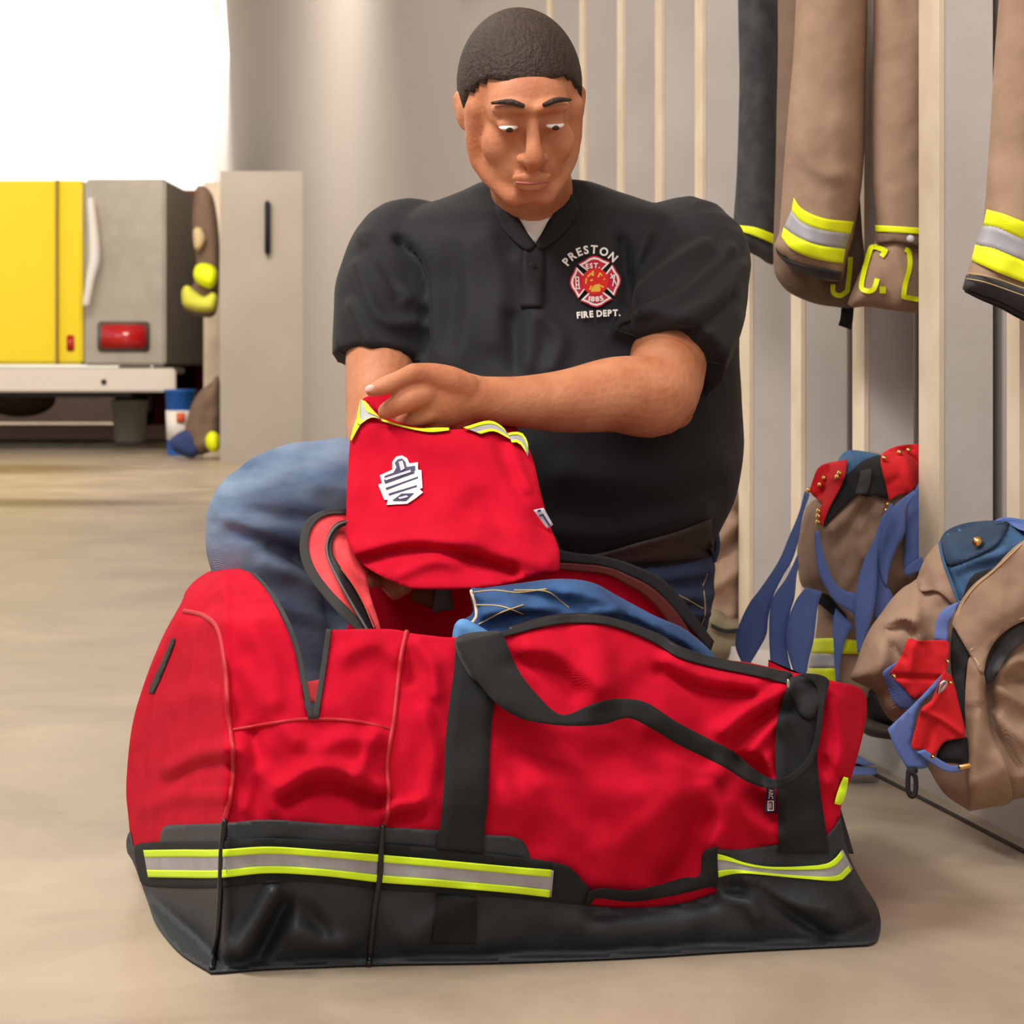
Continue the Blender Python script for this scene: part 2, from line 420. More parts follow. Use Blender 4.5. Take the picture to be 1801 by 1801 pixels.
# ------------------------------------------------------------------ floor and walls
fm = bpy.data.materials.new('polished_concrete'); fm.use_nodes = True
nt = fm.node_tree; n = nt.nodes; L = nt.links; bs = n['Principled BSDF']
geo = n.new('ShaderNodeNewGeometry'); no = n.new('ShaderNodeTexNoise'); no.inputs['Scale'].default_value = 2.2
no.inputs['Detail'].default_value = 9; no.inputs['Roughness'].default_value = .6; no.inputs['Distortion'].default_value = .8
L.new(geo.outputs['Position'], no.inputs['Vector'])
rp = n.new('ShaderNodeValToRGB'); rp.color_ramp.elements[0].position = .3; rp.color_ramp.elements[1].position = .72
rp.color_ramp.elements[0].color = rgb(146, 130, 113); rp.color_ramp.elements[1].color = rgb(188, 171, 149)
L.new(no.outputs[0], rp.inputs[0])
def dark_patch(col_in, x, y, sx, sy, dark):  # blends a darker soft-edged ellipse into the floor colour
    mp = n.new('ShaderNodeMapping'); mp.inputs['Location'].default_value = (-x / sx, -y / sy, 0); mp.inputs['Scale'].default_value = (1 / sx, 1 / sy, 0)
    L.new(geo.outputs['Position'], mp.inputs[0]); ln = n.new('ShaderNodeVectorMath'); ln.operation = 'LENGTH'; L.new(mp.outputs[0], ln.inputs[0])
    r = n.new('ShaderNodeValToRGB'); r.color_ramp.elements[0].position = .45; r.color_ramp.elements[1].position = 1
    r.color_ramp.elements[0].color = (1, 1, 1, 1); r.color_ramp.elements[1].color = (0, 0, 0, 1); L.new(ln.outputs['Value'], r.inputs[0])
    mx = n.new('ShaderNodeMix'); mx.data_type = 'RGBA'; L.new(r.outputs[0], mx.inputs[0]); L.new(col_in, mx.inputs[6]); mx.inputs[7].default_value = dark
    return mx.outputs[2]
c_ = rp.outputs[0]
c_ = dark_patch(c_, -3.1, 13.4, .85, .85, rgb(120, 100, 80))
c_ = dark_patch(c_, -2.3, 10.1, 1.0, .42, rgb(104, 84, 66))
c_ = dark_patch(c_, 1.02, 2.58, .16, .06, rgb(126, 112, 98))
L.new(c_, bs.inputs['Base Color'])
rr = n.new('ShaderNodeMapRange'); rr.inputs[3].default_value = .3; rr.inputs[4].default_value = .48; L.new(no.outputs[0], rr.inputs[0]); L.new(rr.outputs[0], bs.inputs['Roughness'])
bpn = n.new('ShaderNodeBump'); bpn.inputs['Strength'].default_value = .08; bpn.inputs['Distance'].default_value = .02
n2 = n.new('ShaderNodeTexNoise'); n2.inputs['Scale'].default_value = 14; n2.inputs['Detail'].default_value = 6; L.new(geo.outputs['Position'], n2.inputs['Vector'])
L.new(n2.outputs[0], bpn.inputs['Height']); L.new(bpn.outputs[0], bs.inputs['Normal'])
obj('floor', [(-9, -4, 0), (9, -4, 0), (9, 25, 0), (-9, 25, 0), (-9, -4, -.1), (9, -4, -.1), (9, 25, -.1), (-9, 25, -.1)],
    [[0, 1, 2, 3], [4, 5, 6, 7], [0, 1, 5, 4], [1, 2, 6, 5], [2, 3, 7, 6], [3, 0, 4, 7]], fm, smooth=False, kind='structure')
m_ = MB(); m_.box((0, 24.6, 2.4), (18, .2, 4.8)); m_.make('wall_back', WHITEW, smooth=False, kind='structure')
m_ = MB(); m_.box((0, 24.47, .24), (18, .06, .48)); m_.make('added_band_back', mat('dark_brown_band', (62, 46, 38), .7), smooth=False, kind='structure')  # dark band added so the view under the truck stays dark
m_ = MB(); m_.box((0, 10.5, 4.7), (18, 29, .1)); m_.make('ceiling', WHITEW, smooth=False, kind='structure')
# the row of lockers runs along the right-hand wall:  X = 1.296 - .198 z
RD = Vector((-.194, .981, 0)); RN = Vector((.981, .194, 0))     # along the row, and into the wall
def row(z, d=0): return Vector((1.296 - .198 * z, z, 0)) + RN * d
def prism(mb, a, b, c, d, z0, z1):
    mb.add([(q[0], q[1], z) for z in (z0, z1) for q in (a, b, c, d)], [[0, 1, 2, 3], [4, 5, 6, 7], [0, 1, 5, 4], [1, 2, 6, 5], [2, 3, 7, 6], [3, 0, 4, 7]])
m_ = MB(); prism(m_, row(-2, .16), row(24.2, .16), row(24.2, .26), row(-2, .26), 0, 4.7); m_.make('wall_right', WALLM, smooth=False, kind='structure')
m_ = MB(); prism(m_, row(2.2, -.055), row(8, -.055), row(8, -.047), row(2.2, -.047), 0, .0025); m_.make('trim_2', mat('dark_floor_joint', (60, 52, 46), .9), smooth=False, kind='structure')
rack = empty('gear_rack', row(3.3), 'long grey timber gear rack of narrow uprights along the wall, hung with turnout gear', 'rack')
bz = [(2.70, .05), (2.995, .039), (3.276, .078), (3.591, .053), (3.907, .054), (4.211, .066), (4.53, .055), (4.85, .055), (5.2, .055), (5.6, .055), (6.0, .055)]
for z0, th in bz:
    m_ = MB(); prism(m_, row(z0, .006), row(z0 + th, .006), row(z0 + th, .087), row(z0, .087), .09, 2.1)
    up = m_.make('upright', PAINT, rack, smooth=False)
    m_ = MB(); prism(m_, row(z0 - .001, 0), row(z0 + th + .001, 0), row(z0 + th + .001, .008), row(z0 - .001, .008), .09, 2.1)
    m_.make('edge_strip', EDGE, up, smooth=False)
m_ = MB(); prism(m_, row(2.3, .105), row(8, .105), row(8, .12), row(2.3, .12), .09, 2.1); m_.make('back_panel', WALLM, rack, smooth=False)
m_ = MB(); prism(m_, row(2.3, -.02), row(8, -.02), row(8, .15), row(2.3, .15), 0, .09); m_.make('plinth', PAINT, rack, smooth=False)
m_ = MB(); prism(m_, row(2.3, -.01), row(8, -.01), row(8, .14), row(2.3, .14), 2.1, 2.14); m_.make('top_board', PAINT, rack, smooth=False)

# ------------------------------------------------------------------ far end: locker end panel, vehicle, wall pier
e = empty('locker_block', (-1.4, 14.6, 0), 'grey locker block whose plain end panel faces the bay behind the man', 'locker')
m_ = MB(); m_.box((-1.35, 14.45, .97), (1.2, .04, 1.94)); m_.make('end_panel', PAINTG, e, smooth=False)
m_ = MB(); m_.box((-1.2, 15.9, .97), (.8, 2.8, 1.9)); m_.make('locker_body', PAINT, e, smooth=False)
m_ = MB(); m_.box((-1.63, 14.40, 1.56), (.035, .05, .36), bev=.01); m_.make('hook', BLACKF, e)
for zz in (15.3, 16.2): 
    m_ = MB(); m_.box((-2.0 - (zz - 15.3) * .12, zz, .97), (.36, .06, 1.94)); m_.make('divider', EDGE, e, smooth=False)
m_ = MB(); m_.box((-2.9, 20.6, 1.15), (1.0, .3, 2.3)); m_.make('trim_1', BRICK, smooth=False, kind='structure')

TR = 16.6
t = empty('fire_truck', (-4.2, TR, 0), 'yellow fire truck parked with its pale step bumper and red tail light towards the room', 'truck')
m_ = MB(); m_.box((-4.62, TR + 2.2, 1.36), (2.62, 4.3, 1.42), bev=.02); m_.make('body', YEL, t, smooth=False)
m_ = MB(); m_.box((-2.985, TR + 2.2, 1.36), (.63, 4.3, 1.44), bev=.02); m_.make('rear_corner', STEEL, t, smooth=False)
m_ = MB(); m_.box((-3.50, TR + .03, 1.36), (.015, .06, 1.42)); m_.make('door_seam', mat('seam', (150, 120, 60), .6), t, smooth=False)
m_ = MB(); m_.box((-3.4, TR + .04, .815), (.055, .03, .12), bev=.006); m_.make('marker_light', LENS, t)
m_ = MB(); m_.box((-2.99, TR + .03, .865), (.40, .04, .23), bev=.015); hz_ = m_.make('tail_light', METAL, t)
m_ = MB(); m_.box((-2.985, TR + .0, .865), (.34, .05, .18), bev=.015); m_.make('lens', LENS, hz_)
m_ = MB(); m_.box((-4.24, TR - .28, .60), (3.46, .52, .05), bev=.01); m_.make('bumper_top', STEEL, t, smooth=False)
m_ = MB(); m_.box((-4.24, TR - .53, .53), (3.48, .05, .17), bev=.012); m_.make('step_bumper', WHITEM, t, smooth=False)
for k, (x, rr_) in enumerate(((-4.9, .05), (-3.03, .02))):
    m_ = MB(); m_.lathe((x, TR - .56, .52), [(rr_, 0), (rr_, .01)], 12, axis=(0, -1, 0)); m_.make('bolt', RUBBER, t)
m_ = MB(); m_.box((-4.4, TR + 2.2, .5), (2.8, 3.6, .22)); m_.make('chassis', RUBBER, t, smooth=False)
for x in (-5.0, -3.5):
    for y in (TR + 3.4,):
        m_ = MB(); m_.lathe((x + .14, y, .33), [(.18, -.28), (.32, -.26), (.33, -.2), (.33, -.04), (.32, .0), (.18, .01)], 32, axis=(1, 0, 0))
        wh = m_.make('wheel', RUBBER, t)
        m_ = MB(); m_.lathe((x + .14, y, .33), [(.17, -.25), (.17, .005), (.05, .02)], 24, axis=(1, 0, 0)); m_.make('rim', WHITEM, wh)
m_ = MB(); m_.ell((-4.1, TR + 1.4, .36), (.3, .16, .15)); m_.make('axle_housing', mat('oily_housing', (90, 70, 40), .6), t)
m_ = MB(); m_.sweep([(-3.25, TR - .1, 1.12), (-3.22, TR - .1, 1.3), (-3.19, TR - .08, 1.5), (-3.22, TR - .08, 1.9)], [.03, .035, .045, .03], sub=4)
tag(m_.make('folded_hose', WHITEP), 'white folded hose hanging on the rear of the yellow truck', 'hose')
m_ = MB(); m_.box((-4.2, TR + 2.35, .06), (3.4, .2, .12), bev=.01)
tag(m_.make('wheel_stop', mat('pale_pink_kerb', (206, 168, 150), .7), smooth=False), 'low pinkish wheel stop lying on the floor under the truck', 'wheel stop')
b_ = empty('bucket', (-3.22, 18.2, 0), 'cream plastic bucket on the floor under the truck bumper', 'bucket')
m_ = MB(); m_.lathe((-3.22, 18.2, 0), [(.125, 0), (.128, .01), (.15, .33), (.16, .335), (.16, .35), (.145, .35), (.142, .33)], 28); m_.make('shell', PLAST, b_)
m_ = MB(); m_.sweep([(-3.22 + .155 * math.cos(a), 18.2, .34 + .02 * math.sin(a)) for a in np.linspace(0, math.pi, 9)], [.004] * 9, seg=6); m_.make('handle', METAL, b_)
b_ = empty('bucket', (-2.38, 15.5, 0), 'blue and white pail with an orange print beside the far locker gear', 'bucket')
m_ = MB(); m_.lathe((-2.38, 15.5, 0), [(.09, 0), (.092, .01), (.105, .45), (.115, .455), (.115, .47), (.1, .47)], 28); m_.make('shell', BLUEP, b_)
m_ = MB(); m_.lathe((-2.38, 15.5, .11), [(.0965, 0), (.104, .21)], 28); lb_ = m_.make('label_band', WHITEP, b_)
m_ = MB(); m_.box((-2.36, 15.39, .27), (.06, .02, .07), bev=.005); m_.make('print_patch', ORANGE, lb_)

# ------------------------------------------------------------------ the duffel bag
BP0 = Vector((-.316, 2.306, 0)); BN = Vector((-.169, .986, 0))
BO = [(325, 1072), (335, 1050), (360, 1028), (400, 1012), (440, 1007), (440, 1007), (470, 1040), (500, 1095), (520, 1150), (532, 1220), (540, 1262), (540, 1262),
      (560, 1264), (560, 1264), (568, 1200), (576, 1140), (580, 1108), (580, 1108), (640, 1106), (695, 1107), (720, 1113), (760, 1118), (800, 1121), (880, 1116), (953, 1098),
      (1022, 1089), (1083, 1096), (1148, 1122), (1196, 1148), (1256, 1166), (1321, 1179), (1386, 1192), (1440, 1198), (1490, 1203), (1518, 1215), (1525, 1250), (1516, 1300), (1498, 1365), (1482, 1405),
      (1478, 1450), (1490, 1500), (1515, 1550), (1540, 1592), (1547, 1625), (1540, 1655), (1525, 1661), (1525, 1661), (1400, 1667), (1280, 1673), (1100, 1684), (880, 1692),
      (700, 1695), (550, 1700), (460, 1704), (380, 1710), (366, 1706), (317, 1674), (278, 1627), (264, 1592), (250, 1553), (234, 1510), (226, 1440), (222, 1380), (232, 1280), (254, 1205), (288, 1130)]
bag_folds = wrk([
    ([(300, 1350), (350, 1325), (402, 1318)], .010, 16), ([(295, 1378), (348, 1352), (400, 1346)], -.009, 13),
    ([(260, 1420), (320, 1400), (390, 1400)], .007, 16),
    ([(500, 1385), (550, 1352), (610, 1356), (665, 1385)], .011, 18), ([(505, 1404), (552, 1382), (610, 1386), (668, 1410)], -.012, 14),
    ([(430, 1320), (470, 1370), (480, 1420)], .007, 16), ([(445, 1290), (452, 1340)], -.006, 12),
    ([(660, 1290), (640, 1340), (625, 1370)], .008, 14), ([(678, 1430), (700, 1415), (730, 1412)], .009, 11), ([(690, 1440), (740, 1432)], -.006, 10),
    ([(440, 1100), (470, 1170), (480, 1230)], .008, 24), ([(340, 1085), (380, 1065), (430, 1075)], -.008, 16), ([(330, 1060), (370, 1040), (420, 1040)], .006, 15),
    ([(610, 1150), (660, 1130), (700, 1150)], .006, 20), ([(735, 1130), (760, 1170), (765, 1220)], .007, 14), ([(712, 1150), (722, 1200)], -.006, 10),
    ([(930, 1140), (990, 1150), (1060, 1210)], .010, 22), ([(900, 1165), (960, 1170), (1010, 1215)], -.007, 16),
    ([(1040, 1110), (1060, 1180), (1050, 1225)], .008, 26), ([(1180, 1160), (1240, 1190), (1330, 1205)], .010, 16), ([(1160, 1180), (1230, 1212), (1320, 1222)], -.008, 12),
    ([(1378, 1215), (1320, 1245), (1270, 1285)], .012, 14), ([(1385, 1245), (1340, 1268), (1290, 1310)], -.009, 11), ([(1372, 1260), (1340, 1300), (1325, 1320)], .009, 12),
    ([(1295, 1335), (1318, 1340), (1345, 1370)], -.014, 12), ([(1350, 1330), (1362, 1370), (1366, 1400)], .009, 10),
    ([(1230, 1440), (1210, 1500), (1170, 1545)], -.014, 30), ([(1300, 1400), (1325, 1440), (1370, 1470)], .012, 20), ([(1340, 1405), (1360, 1440)], -.008, 12), ([(1250, 1380), (1270, 1440), (1250, 1480)], .010, 24),
    ([(880, 1280), (1000, 1330), (1150, 1330)], -.006, 34), ([(1150, 1300), (1240, 1340)], -.007, 20),
    ([(1000, 1440), (1050, 1500), (1060, 1550)], .006, 30), ([(1470, 1240), (1480, 1310), (1466, 1370)], .010, 18), ([(1450, 1340), (1480, 1380)], -.007, 10),
    ([(300, 1240), (340, 1220), (390, 1225)], .006, 22), ([(240, 1300), (250, 1200), (300, 1120)], .006, 18), ([(430, 1180), (470, 1250), (520, 1300)], .005, 20), ([(560, 1320), (600, 1300), (670, 1300)], .006, 18), ([(430, 1420), (440, 1370), (420, 1310)], .006, 12),
    ([(900, 1400), (980, 1380), (1100, 1400), (1180, 1380)], .006, 36), ([(1080, 1480), (1150, 1440), (1200, 1400)], .007, 28), ([(900, 1330), (930, 1420), (940, 1480)], -.006, 22), ([(745, 1250), (760, 1330), (750, 1400)], .005, 14),
    # black base
    ([(480, 1570), (450, 1620), (420, 1670)], .014, 15), ([(500, 1590), (470, 1650), (452, 1690)], -.016, 16), ([(520, 1640), (600, 1660)], .008, 20), ([(540, 1600), (570, 1640)], -.006, 16),
    ([(720, 1650), (790, 1600), (830, 1580)], .005, 22), ([(1270, 1575), (1320, 1590), (1330, 1610)], .007, 12), ([(1330, 1560), (1400, 1610), (1460, 1650)], -.009, 10), ([(1310, 1545), (1380, 1585), (1450, 1600)], .007, 12),
    ([(1500, 1560), (1520, 1600)], .006, 16), ([(388, 1500), (380, 1600), (372, 1690)], .004, 14),
    ([(1050, 1600), (1200, 1590), (1300, 1560)], -.010, 20),
])
def bag_z(X, Y):
    X = np.asarray(X, float); Y = np.asarray(Y, float)
    a = (X - CX) / F; z = 2.327 / (.986 - .169 * a)
    h = np.clip((1690 - Y) / 600, 0, 1.2)
    z = z + .075 * h ** 2 - .03 * np.sin(np.pi * np.clip(h, 0, 1)) ** .8
    mid = np.clip((X - 400) / 900, 0, 1); z = z - .03 * np.sin(np.pi * mid) * np.clip(h * 2.2, 0, 1)
    z = z - .016 * np.sin(np.pi * np.clip((X - 405) / 270, 0, 1)) * np.clip(h * 3, 0, 1)
    cx = 396 + 0 * Y
    l = np.clip(cx - X, 0, 200); z = z + .0026 * l - .02 * np.sin(np.pi * np.clip(l / 170, 0, 1)) * np.clip(h * 3, 0, 1)
    z = z - .006 * np.exp(-((X - cx) / 10.) ** 2)
    tl = np.clip(1090 - Y, 0, 200) * np.clip((560 - X) / 60, 0, 1); z = z + tl * .0020
    r = np.clip((X - 1440) / 90, 0, 1.2); z = z + .06 * r ** 2
    f = bag_folds(X, Y)
    nn = nz(X, Y, 95, 1) * .007 + nz(X, Y, 38, 2) * .003
    z = z - (f * 1.75 + nn) * np.clip((1705 - Y) / 40, 0, 1)
    zmax = CH * F / np.maximum(Y - HZ, 1) * .998
    return np.minimum(z, np.where(Y > 1450, zmax, 99))
bag = empty('duffel_bag', (.04, 2.5, 0), 'large red and black turnout gear duffel standing open on the concrete floor', 'bag')
poly = spline(BO, True, 7); V, T = tri(poly, 7); X, Y = V[:, 0], V[:, 1]
Z = bag_z(X, Y); A = lay(X, Y, Z); nA = len(V)
B = lay(X, Y, Z + .004)
Fc = [list(q) for q in T] + [[a + nA, c + nA, b + nA] for a, b, c in T]
ext = {}
VV = [Vector(q) for q in A] + [Vector(q) for q in B]
for a, b in bedges(T):
    top = all(575 < X[i] < 1400 and Y[i] < 1240 for i in (a, b)) or all(438 < X[i] < 582 and Y[i] < 1275 for i in (a, b))
    if top: Fc.append([b, a, a + nA, b + nA]); continue
    for i in (a, b):
        if i not in ext:
            k = float(np.clip((X[i] - 236) / 150, 0.02, 1)); v = Vector(A[i]) + BN * .40 * k; v.z = max(v.z, .002)
            if Y[i] < 1240: v.z -= .03 * k
            ext[i] = len(VV); VV.append(v)
    Fc.append([b, a, ext[a], ext[b]])
for v in VV: v.z = max(v.z, .0015)
body = obj('body', VV, Fc, RED, bag, fix=False)
bz_ = lambda X, Y: 2.727 / (.986 - .169 * (X - CX) / F) - .00 * X
BK = [(300, 1180), (360, 1090), (440, 1090), (500, 1170), (545, 1262), (545, 1262), (575, 1230), (600, 1130), (660, 1010), (720, 1000), (850, 990), (983, 984), (1040, 985), (1110, 1003), (1161, 1027), (1196, 1065), (1244, 1140), (1290, 1200),
      (1340, 1240), (1390, 1270), (1410, 1320), (1440, 1520), (1440, 1520), (280, 1520), (280, 1520), (270, 1400)]
sheet('back_wall', BK, bz_, RED, bag, thick=.006, step=16)
# black base, bands and reflective tape
BASE = [(289, 1454), (330, 1450), (387, 1448), (472, 1442), (570, 1448), (666, 1454), (771, 1460), (853, 1468), (900, 1471), (914, 1475), (926, 1488), (934, 1511), (934, 1511), (960, 1530), (1000, 1560), (1022, 1588), (1022, 1588),
        (1060, 1595), (1130, 1596), (1200, 1588), (1262, 1570), (1262, 1570), (1240, 1530), (1240, 1500), (1256, 1494), (1300, 1494), (1368, 1486), (1420, 1484), (1462, 1462), (1478, 1436), (1478, 1436), (1492, 1500), (1516, 1550), (1542, 1592), (1549, 1625), (1542, 1655), (1526, 1662), (1526, 1662),
        (1400, 1668), (1280, 1674), (1100, 1685), (880, 1693), (700, 1696), (550, 1701), (460, 1705), (380, 1711), (364, 1707), (315, 1675), (276, 1628), (262, 1592), (248, 1553), (232, 1512), (224, 1500), (222, 1478), (229, 1462), (236, 1492), (250, 1492), (262, 1484), (281, 1480), (281, 1480)]
sheet('base', BASE, bag_z, TPE, bag, thick=.005, off=.0045, step=8)
BAND = [(236, 1492), (250, 1483), (300, 1480), (388, 1479), (472, 1474), (666, 1484), (771, 1492), (900, 1506), (960, 1514), (1000, 1524), (1024, 1548), (1040, 1566), (1040, 1566), (1052, 1574), (1036, 1592), (1036, 1592), (1000, 1590), (900, 1580), (771, 1571), (666, 1565), (560, 1553), (472, 1553), (388, 1562), (300, 1562), (252, 1556), (242, 1530)]
sheet('lower_band', BAND, bag_z, WEB, bag, thick=.003, off=.008, step=8)
ribbon('webbing_trim', [(1036, 1568), (1060, 1562), (1110, 1566), (1160, 1556), (1200, 1544), (1230, 1540), (1236, 1500), (1262, 1488)], [(1028, 1590), (1052, 1580), (1110, 1586), (1180, 1576), (1240, 1562), (1262, 1556), (1262, 1520), (1262, 1512)], lambda X, Y: bag_z(X, Y) - .012, WEB, bag, thick=.006)
def band3(top, bot, off, zf, par, name='reflective_tape'):
    tp = ribbon(name, top, bot, lambda X, Y: zf(X, Y) - off, TAPE, par, thick=.0015)
    s1, s2 = spline(top, False, 4), spline(bot, False, 4)
    k = max(len(s1), len(s2)); rs = lambda s: np.stack([np.interp(np.linspace(0, 1, k), np.linspace(0, 1, len(s)), s[:, j]) for j in (0, 1)], 1)
    a, b = rs(s1), rs(s2)
    for t0, t1 in ((-.02, .26), (.74, 1.02)):
        q0 = a + (b - a) * t0; q1 = a + (b - a) * t1
        ribbon('lime_edge', [tuple(q) for q in q0[::3]], [tuple(q) for q in q1[::3]], lambda X, Y: zf(X, Y) - off - .0015, LIME, tp, thick=.001)
band3([(252, 1496), (320, 1495), (387, 1495), (472, 1490), (570, 1496), (666, 1504), (760, 1512), (900, 1525), (974, 1531)], [(260, 1542), (320, 1543), (387, 1543), (472, 1535), (570, 1540), (666, 1551), (760, 1558), (900, 1570), (970, 1578)], .0115, bag_z, bag)
band3([(1252, 1500), (1280, 1507), (1312, 1518), (1360, 1525), (1440, 1522), (1466, 1513), (1482, 1494)], [(1258, 1544), (1282, 1538), (1312, 1536), (1400, 1544), (1470, 1549), (1488, 1540), (1500, 1528)], .009, bag_z, bag)
# piping and seams
cord('end_piping', [(325, 1075), (360, 1084), (385, 1110), (397, 1180), (402, 1260), (412, 1340), (405, 1400), (395, 1446)], bag_z, .0032, PIPE, bag, off=.001)
cord('end_piping', [(395, 1446), (390, 1500), (388, 1560), (383, 1640), (372, 1702)], bag_z, .0034, ZIP, bag, off=.0125)
cord('front_piping', [(715, 1112), (706, 1150), (701, 1190), (693, 1265), (681, 1340), (684, 1395), (681, 1433), (673, 1455)], bag_z, .0030, PIPE, bag, off=.001)
cord('front_piping', [(673, 1455), (670, 1500), (668, 1540), (659, 1600), (649, 1694)], bag_z, .0034, ZIP, bag, off=.0125)
cord('pocket_seam', [(405, 1285), (480, 1272), (540, 1265), (620, 1268), (693, 1283)], bag_z, .0022, PIPE, bag, off=.0)
# bindings round the notch and along the rim
ribbon('notch_binding', [(440, 1005), (470, 1038), (502, 1095), (522, 1150), (534, 1220), (542, 1264)], [(450, 1008), (482, 1044), (512, 1098), (530, 1150), (543, 1215), (552, 1264)], lambda X, Y: bag_z(np.minimum(X, 545), Y) - .004, BIND, bag, thick=.006)
ribbon('notch_binding', [(574, 1106), (569, 1140), (560, 1200), (549, 1264)], [(583, 1106), (579, 1140), (570, 1200), (560, 1264)], lambda X, Y: bag_z(X, Y) - .004, BIND, bag, thick=.006)
ribbon('rim_binding', [(884, 1110), (953, 1089), (1022, 1082), (1083, 1089), (1148, 1114), (1196, 1142), (1256, 1160), (1321, 1173), (1390, 1186)], [(884, 1121), (953, 1103), (1022, 1095), (1083, 1103), (1148, 1129), (1196, 1157), (1256, 1174), (1321, 1187), (1386, 1203)], lambda X, Y: bag_z(X, Y) - .005, BLACKF, bag, thick=.010)
cord('rim_zip', [(900, 1108), (960, 1090), (1022, 1084), (1075, 1092), (1120, 1106), (1160, 1122), (1196, 1143), (1250, 1161), (1320, 1174), (1388, 1188)], lambda X, Y: bag_z(X, Y) + .004, .004, ZIP, bag)
ribbon('rear_rim_binding', [(960, 962), (1010, 972), (1060, 978), (1110, 992), (1165, 1018), (1205, 1060), (1256, 1128)], [(960, 985), (1010, 990), (1060, 996), (1105, 1012), (1150, 1036), (1190, 1078), (1250, 1146)], lambda X, Y: bz_(X, Y) - .012, BLACKF, bag, thick=.012)
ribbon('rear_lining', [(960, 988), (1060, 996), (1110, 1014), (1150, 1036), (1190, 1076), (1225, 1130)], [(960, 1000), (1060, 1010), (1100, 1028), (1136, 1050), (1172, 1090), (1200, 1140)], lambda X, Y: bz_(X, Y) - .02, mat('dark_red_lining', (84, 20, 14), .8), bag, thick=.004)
# side flap with its zip, turned out
FL = [(612, 898), (575, 900), (547, 915), (533, 942), (532, 975), (545, 1010), (572, 1045), (602, 1080), (640, 1112), (662, 1150), (662, 1150), (676, 1150), (668, 1100), (648, 1030), (652, 960), (650, 905)]
flz = lambda X, Y: 2.66 - .14 * np.clip((Y - 900) / 230, 0, 1) + .05 * np.clip((X - 600) / 100, 0, 1)
fl = sheet('side_flap', FL, flz, REDIN, bag, thick=.005, w=wrk([([(600, 960), (630, 1000), (660, 1020)], .012, 18), ([(610, 930), (600, 990), (640, 1050)], -.006, 10)]))
ribbon('binding', [(612, 894), (575, 896), (543, 911), (529, 940), (528, 976), (541, 1012), (568, 1048), (600, 1084), (634, 1115)], [(612, 903), (578, 905), (556, 918), (544, 942), (544, 972), (557, 1004), (584, 1040), (620, 1076), (650, 1110)], lambda X, Y: flz(X, Y) - .005, BIND, fl, thick=.005)
ribbon('zip_tape', [(612, 914), (590, 920), (575, 945), (573, 975), (590, 1012), (610, 1050), (632, 1085), (648, 1112)], [(612, 922), (598, 930), (586, 950), (586, 975), (604, 1005), (628, 1040), (650, 1080), (664, 1112)], lambda X, Y: flz(X, Y) - .012, ZIP, fl, thick=.003)
cord('zip_teeth', [(612, 917), (592, 925), (577, 948), (576, 976), (590, 1010), (610, 1047), (632, 1085), (650, 1115)], lambda X, Y: flz(X, Y) - .016, .0016, mat('dull_zip', (90, 88, 86), .5), fl)
cord('stitching', [(600, 1000), (622, 1030), (640, 1062), (658, 1104)], lambda X, Y: flz(X, Y) - .0165, .0008, mat('red_stitch', (196, 80, 60), .8), fl)
# lining seen in the notch
sheet('inner_flap', [(528, 1205), (545, 1198), (572, 1197), (572, 1225), (560, 1236), (548, 1236), (530, 1228)], lambda X, Y: bag_z(X, Y) + .03, REDIN, bag, thick=.004)
# straps
def onbag(d): return lambda X, Y: bag_z(X, Y) - d
ribbon('handle_strap', [(802, 1122), (800, 1157), (797, 1190), (789, 1248), (783, 1310), (781, 1374), (776, 1440), (768, 1493)], [(880, 1112), (878, 1180), (869, 1239), (863, 1297), (860, 1360), (857, 1420), (853, 1452), (850, 1500)], onbag(.010), WEB, bag, thick=.004)
ribbon('handle_strap', [(1390, 1190), (1382, 1215), (1376, 1232), (1366, 1272), (1364, 1340), (1368, 1420), (1370, 1502)], [(1452, 1196), (1446, 1240), (1440, 1290), (1438, 1340), (1444, 1400), (1450, 1440), (1458, 1500)], onbag(.010), WEB, bag, thick=.004)
ribbon('base_patch', [(768, 1574), (764, 1620), (760, 1660)], [(840, 1580), (838, 1625), (836, 1662)], onbag(.009), WEB, bag, thick=.003)
sheet('top_patch', [(802, 1122), (880, 1110), (882, 1130), (868, 1180), (845, 1200), (820, 1180)], onbag(.013), BIND, bag, thick=.003)
hz1 = [.012, .022, .035, .05, .055, .05, .045, .04, .035, .03, .028, .025, .02, .018]
hA = [(884, 1112), (910, 1175), (945, 1222), (988, 1257), (1040, 1239), (1083, 1229), (1135, 1235), (1191, 1270), (1248, 1300), (1291, 1322), (1321, 1348), (1356, 1369), (1386, 1364), (1417, 1337), (1431, 1305), (1438, 1262), (1440, 1222), (1430, 1200), (1404, 1187)]
hB = [(803, 1130), (836, 1192), (871, 1235), (910, 1261), (953, 1272), (1005, 1277), (1061, 1274), (1105, 1263), (1148, 1283), (1191, 1309), (1235, 1330), (1278, 1352), (1313, 1374), (1352, 1387), (1386, 1381), (1421, 1353), (1436, 1326), (1445, 1283), (1452, 1226), (1459, 1198), (1443, 1187), (1420, 1184)]
ribbon('handle', hA, hB, lambda X, Y: bag_z(X, Y) - .02 - .035 * np.sin(np.pi * np.clip((X - 800) / 640, 0, 1)), WEB, bag, thick=.003)
puff('strap_loop', [(1392, 1192), (1420, 1186), (1450, 1190), (1456, 1196), (1452, 1230), (1436, 1262), (1412, 1262), (1398, 1240), (1386, 1215)], lambda X, Y: bag_z(X, Y) - .012, .005, BLACKF, bag, ew=8, step=6)
m_ = MB(); m_.ell(P(1386, 1202, 2.35), (.002, .002, .005)); m_.make('snap', METAL, bag)
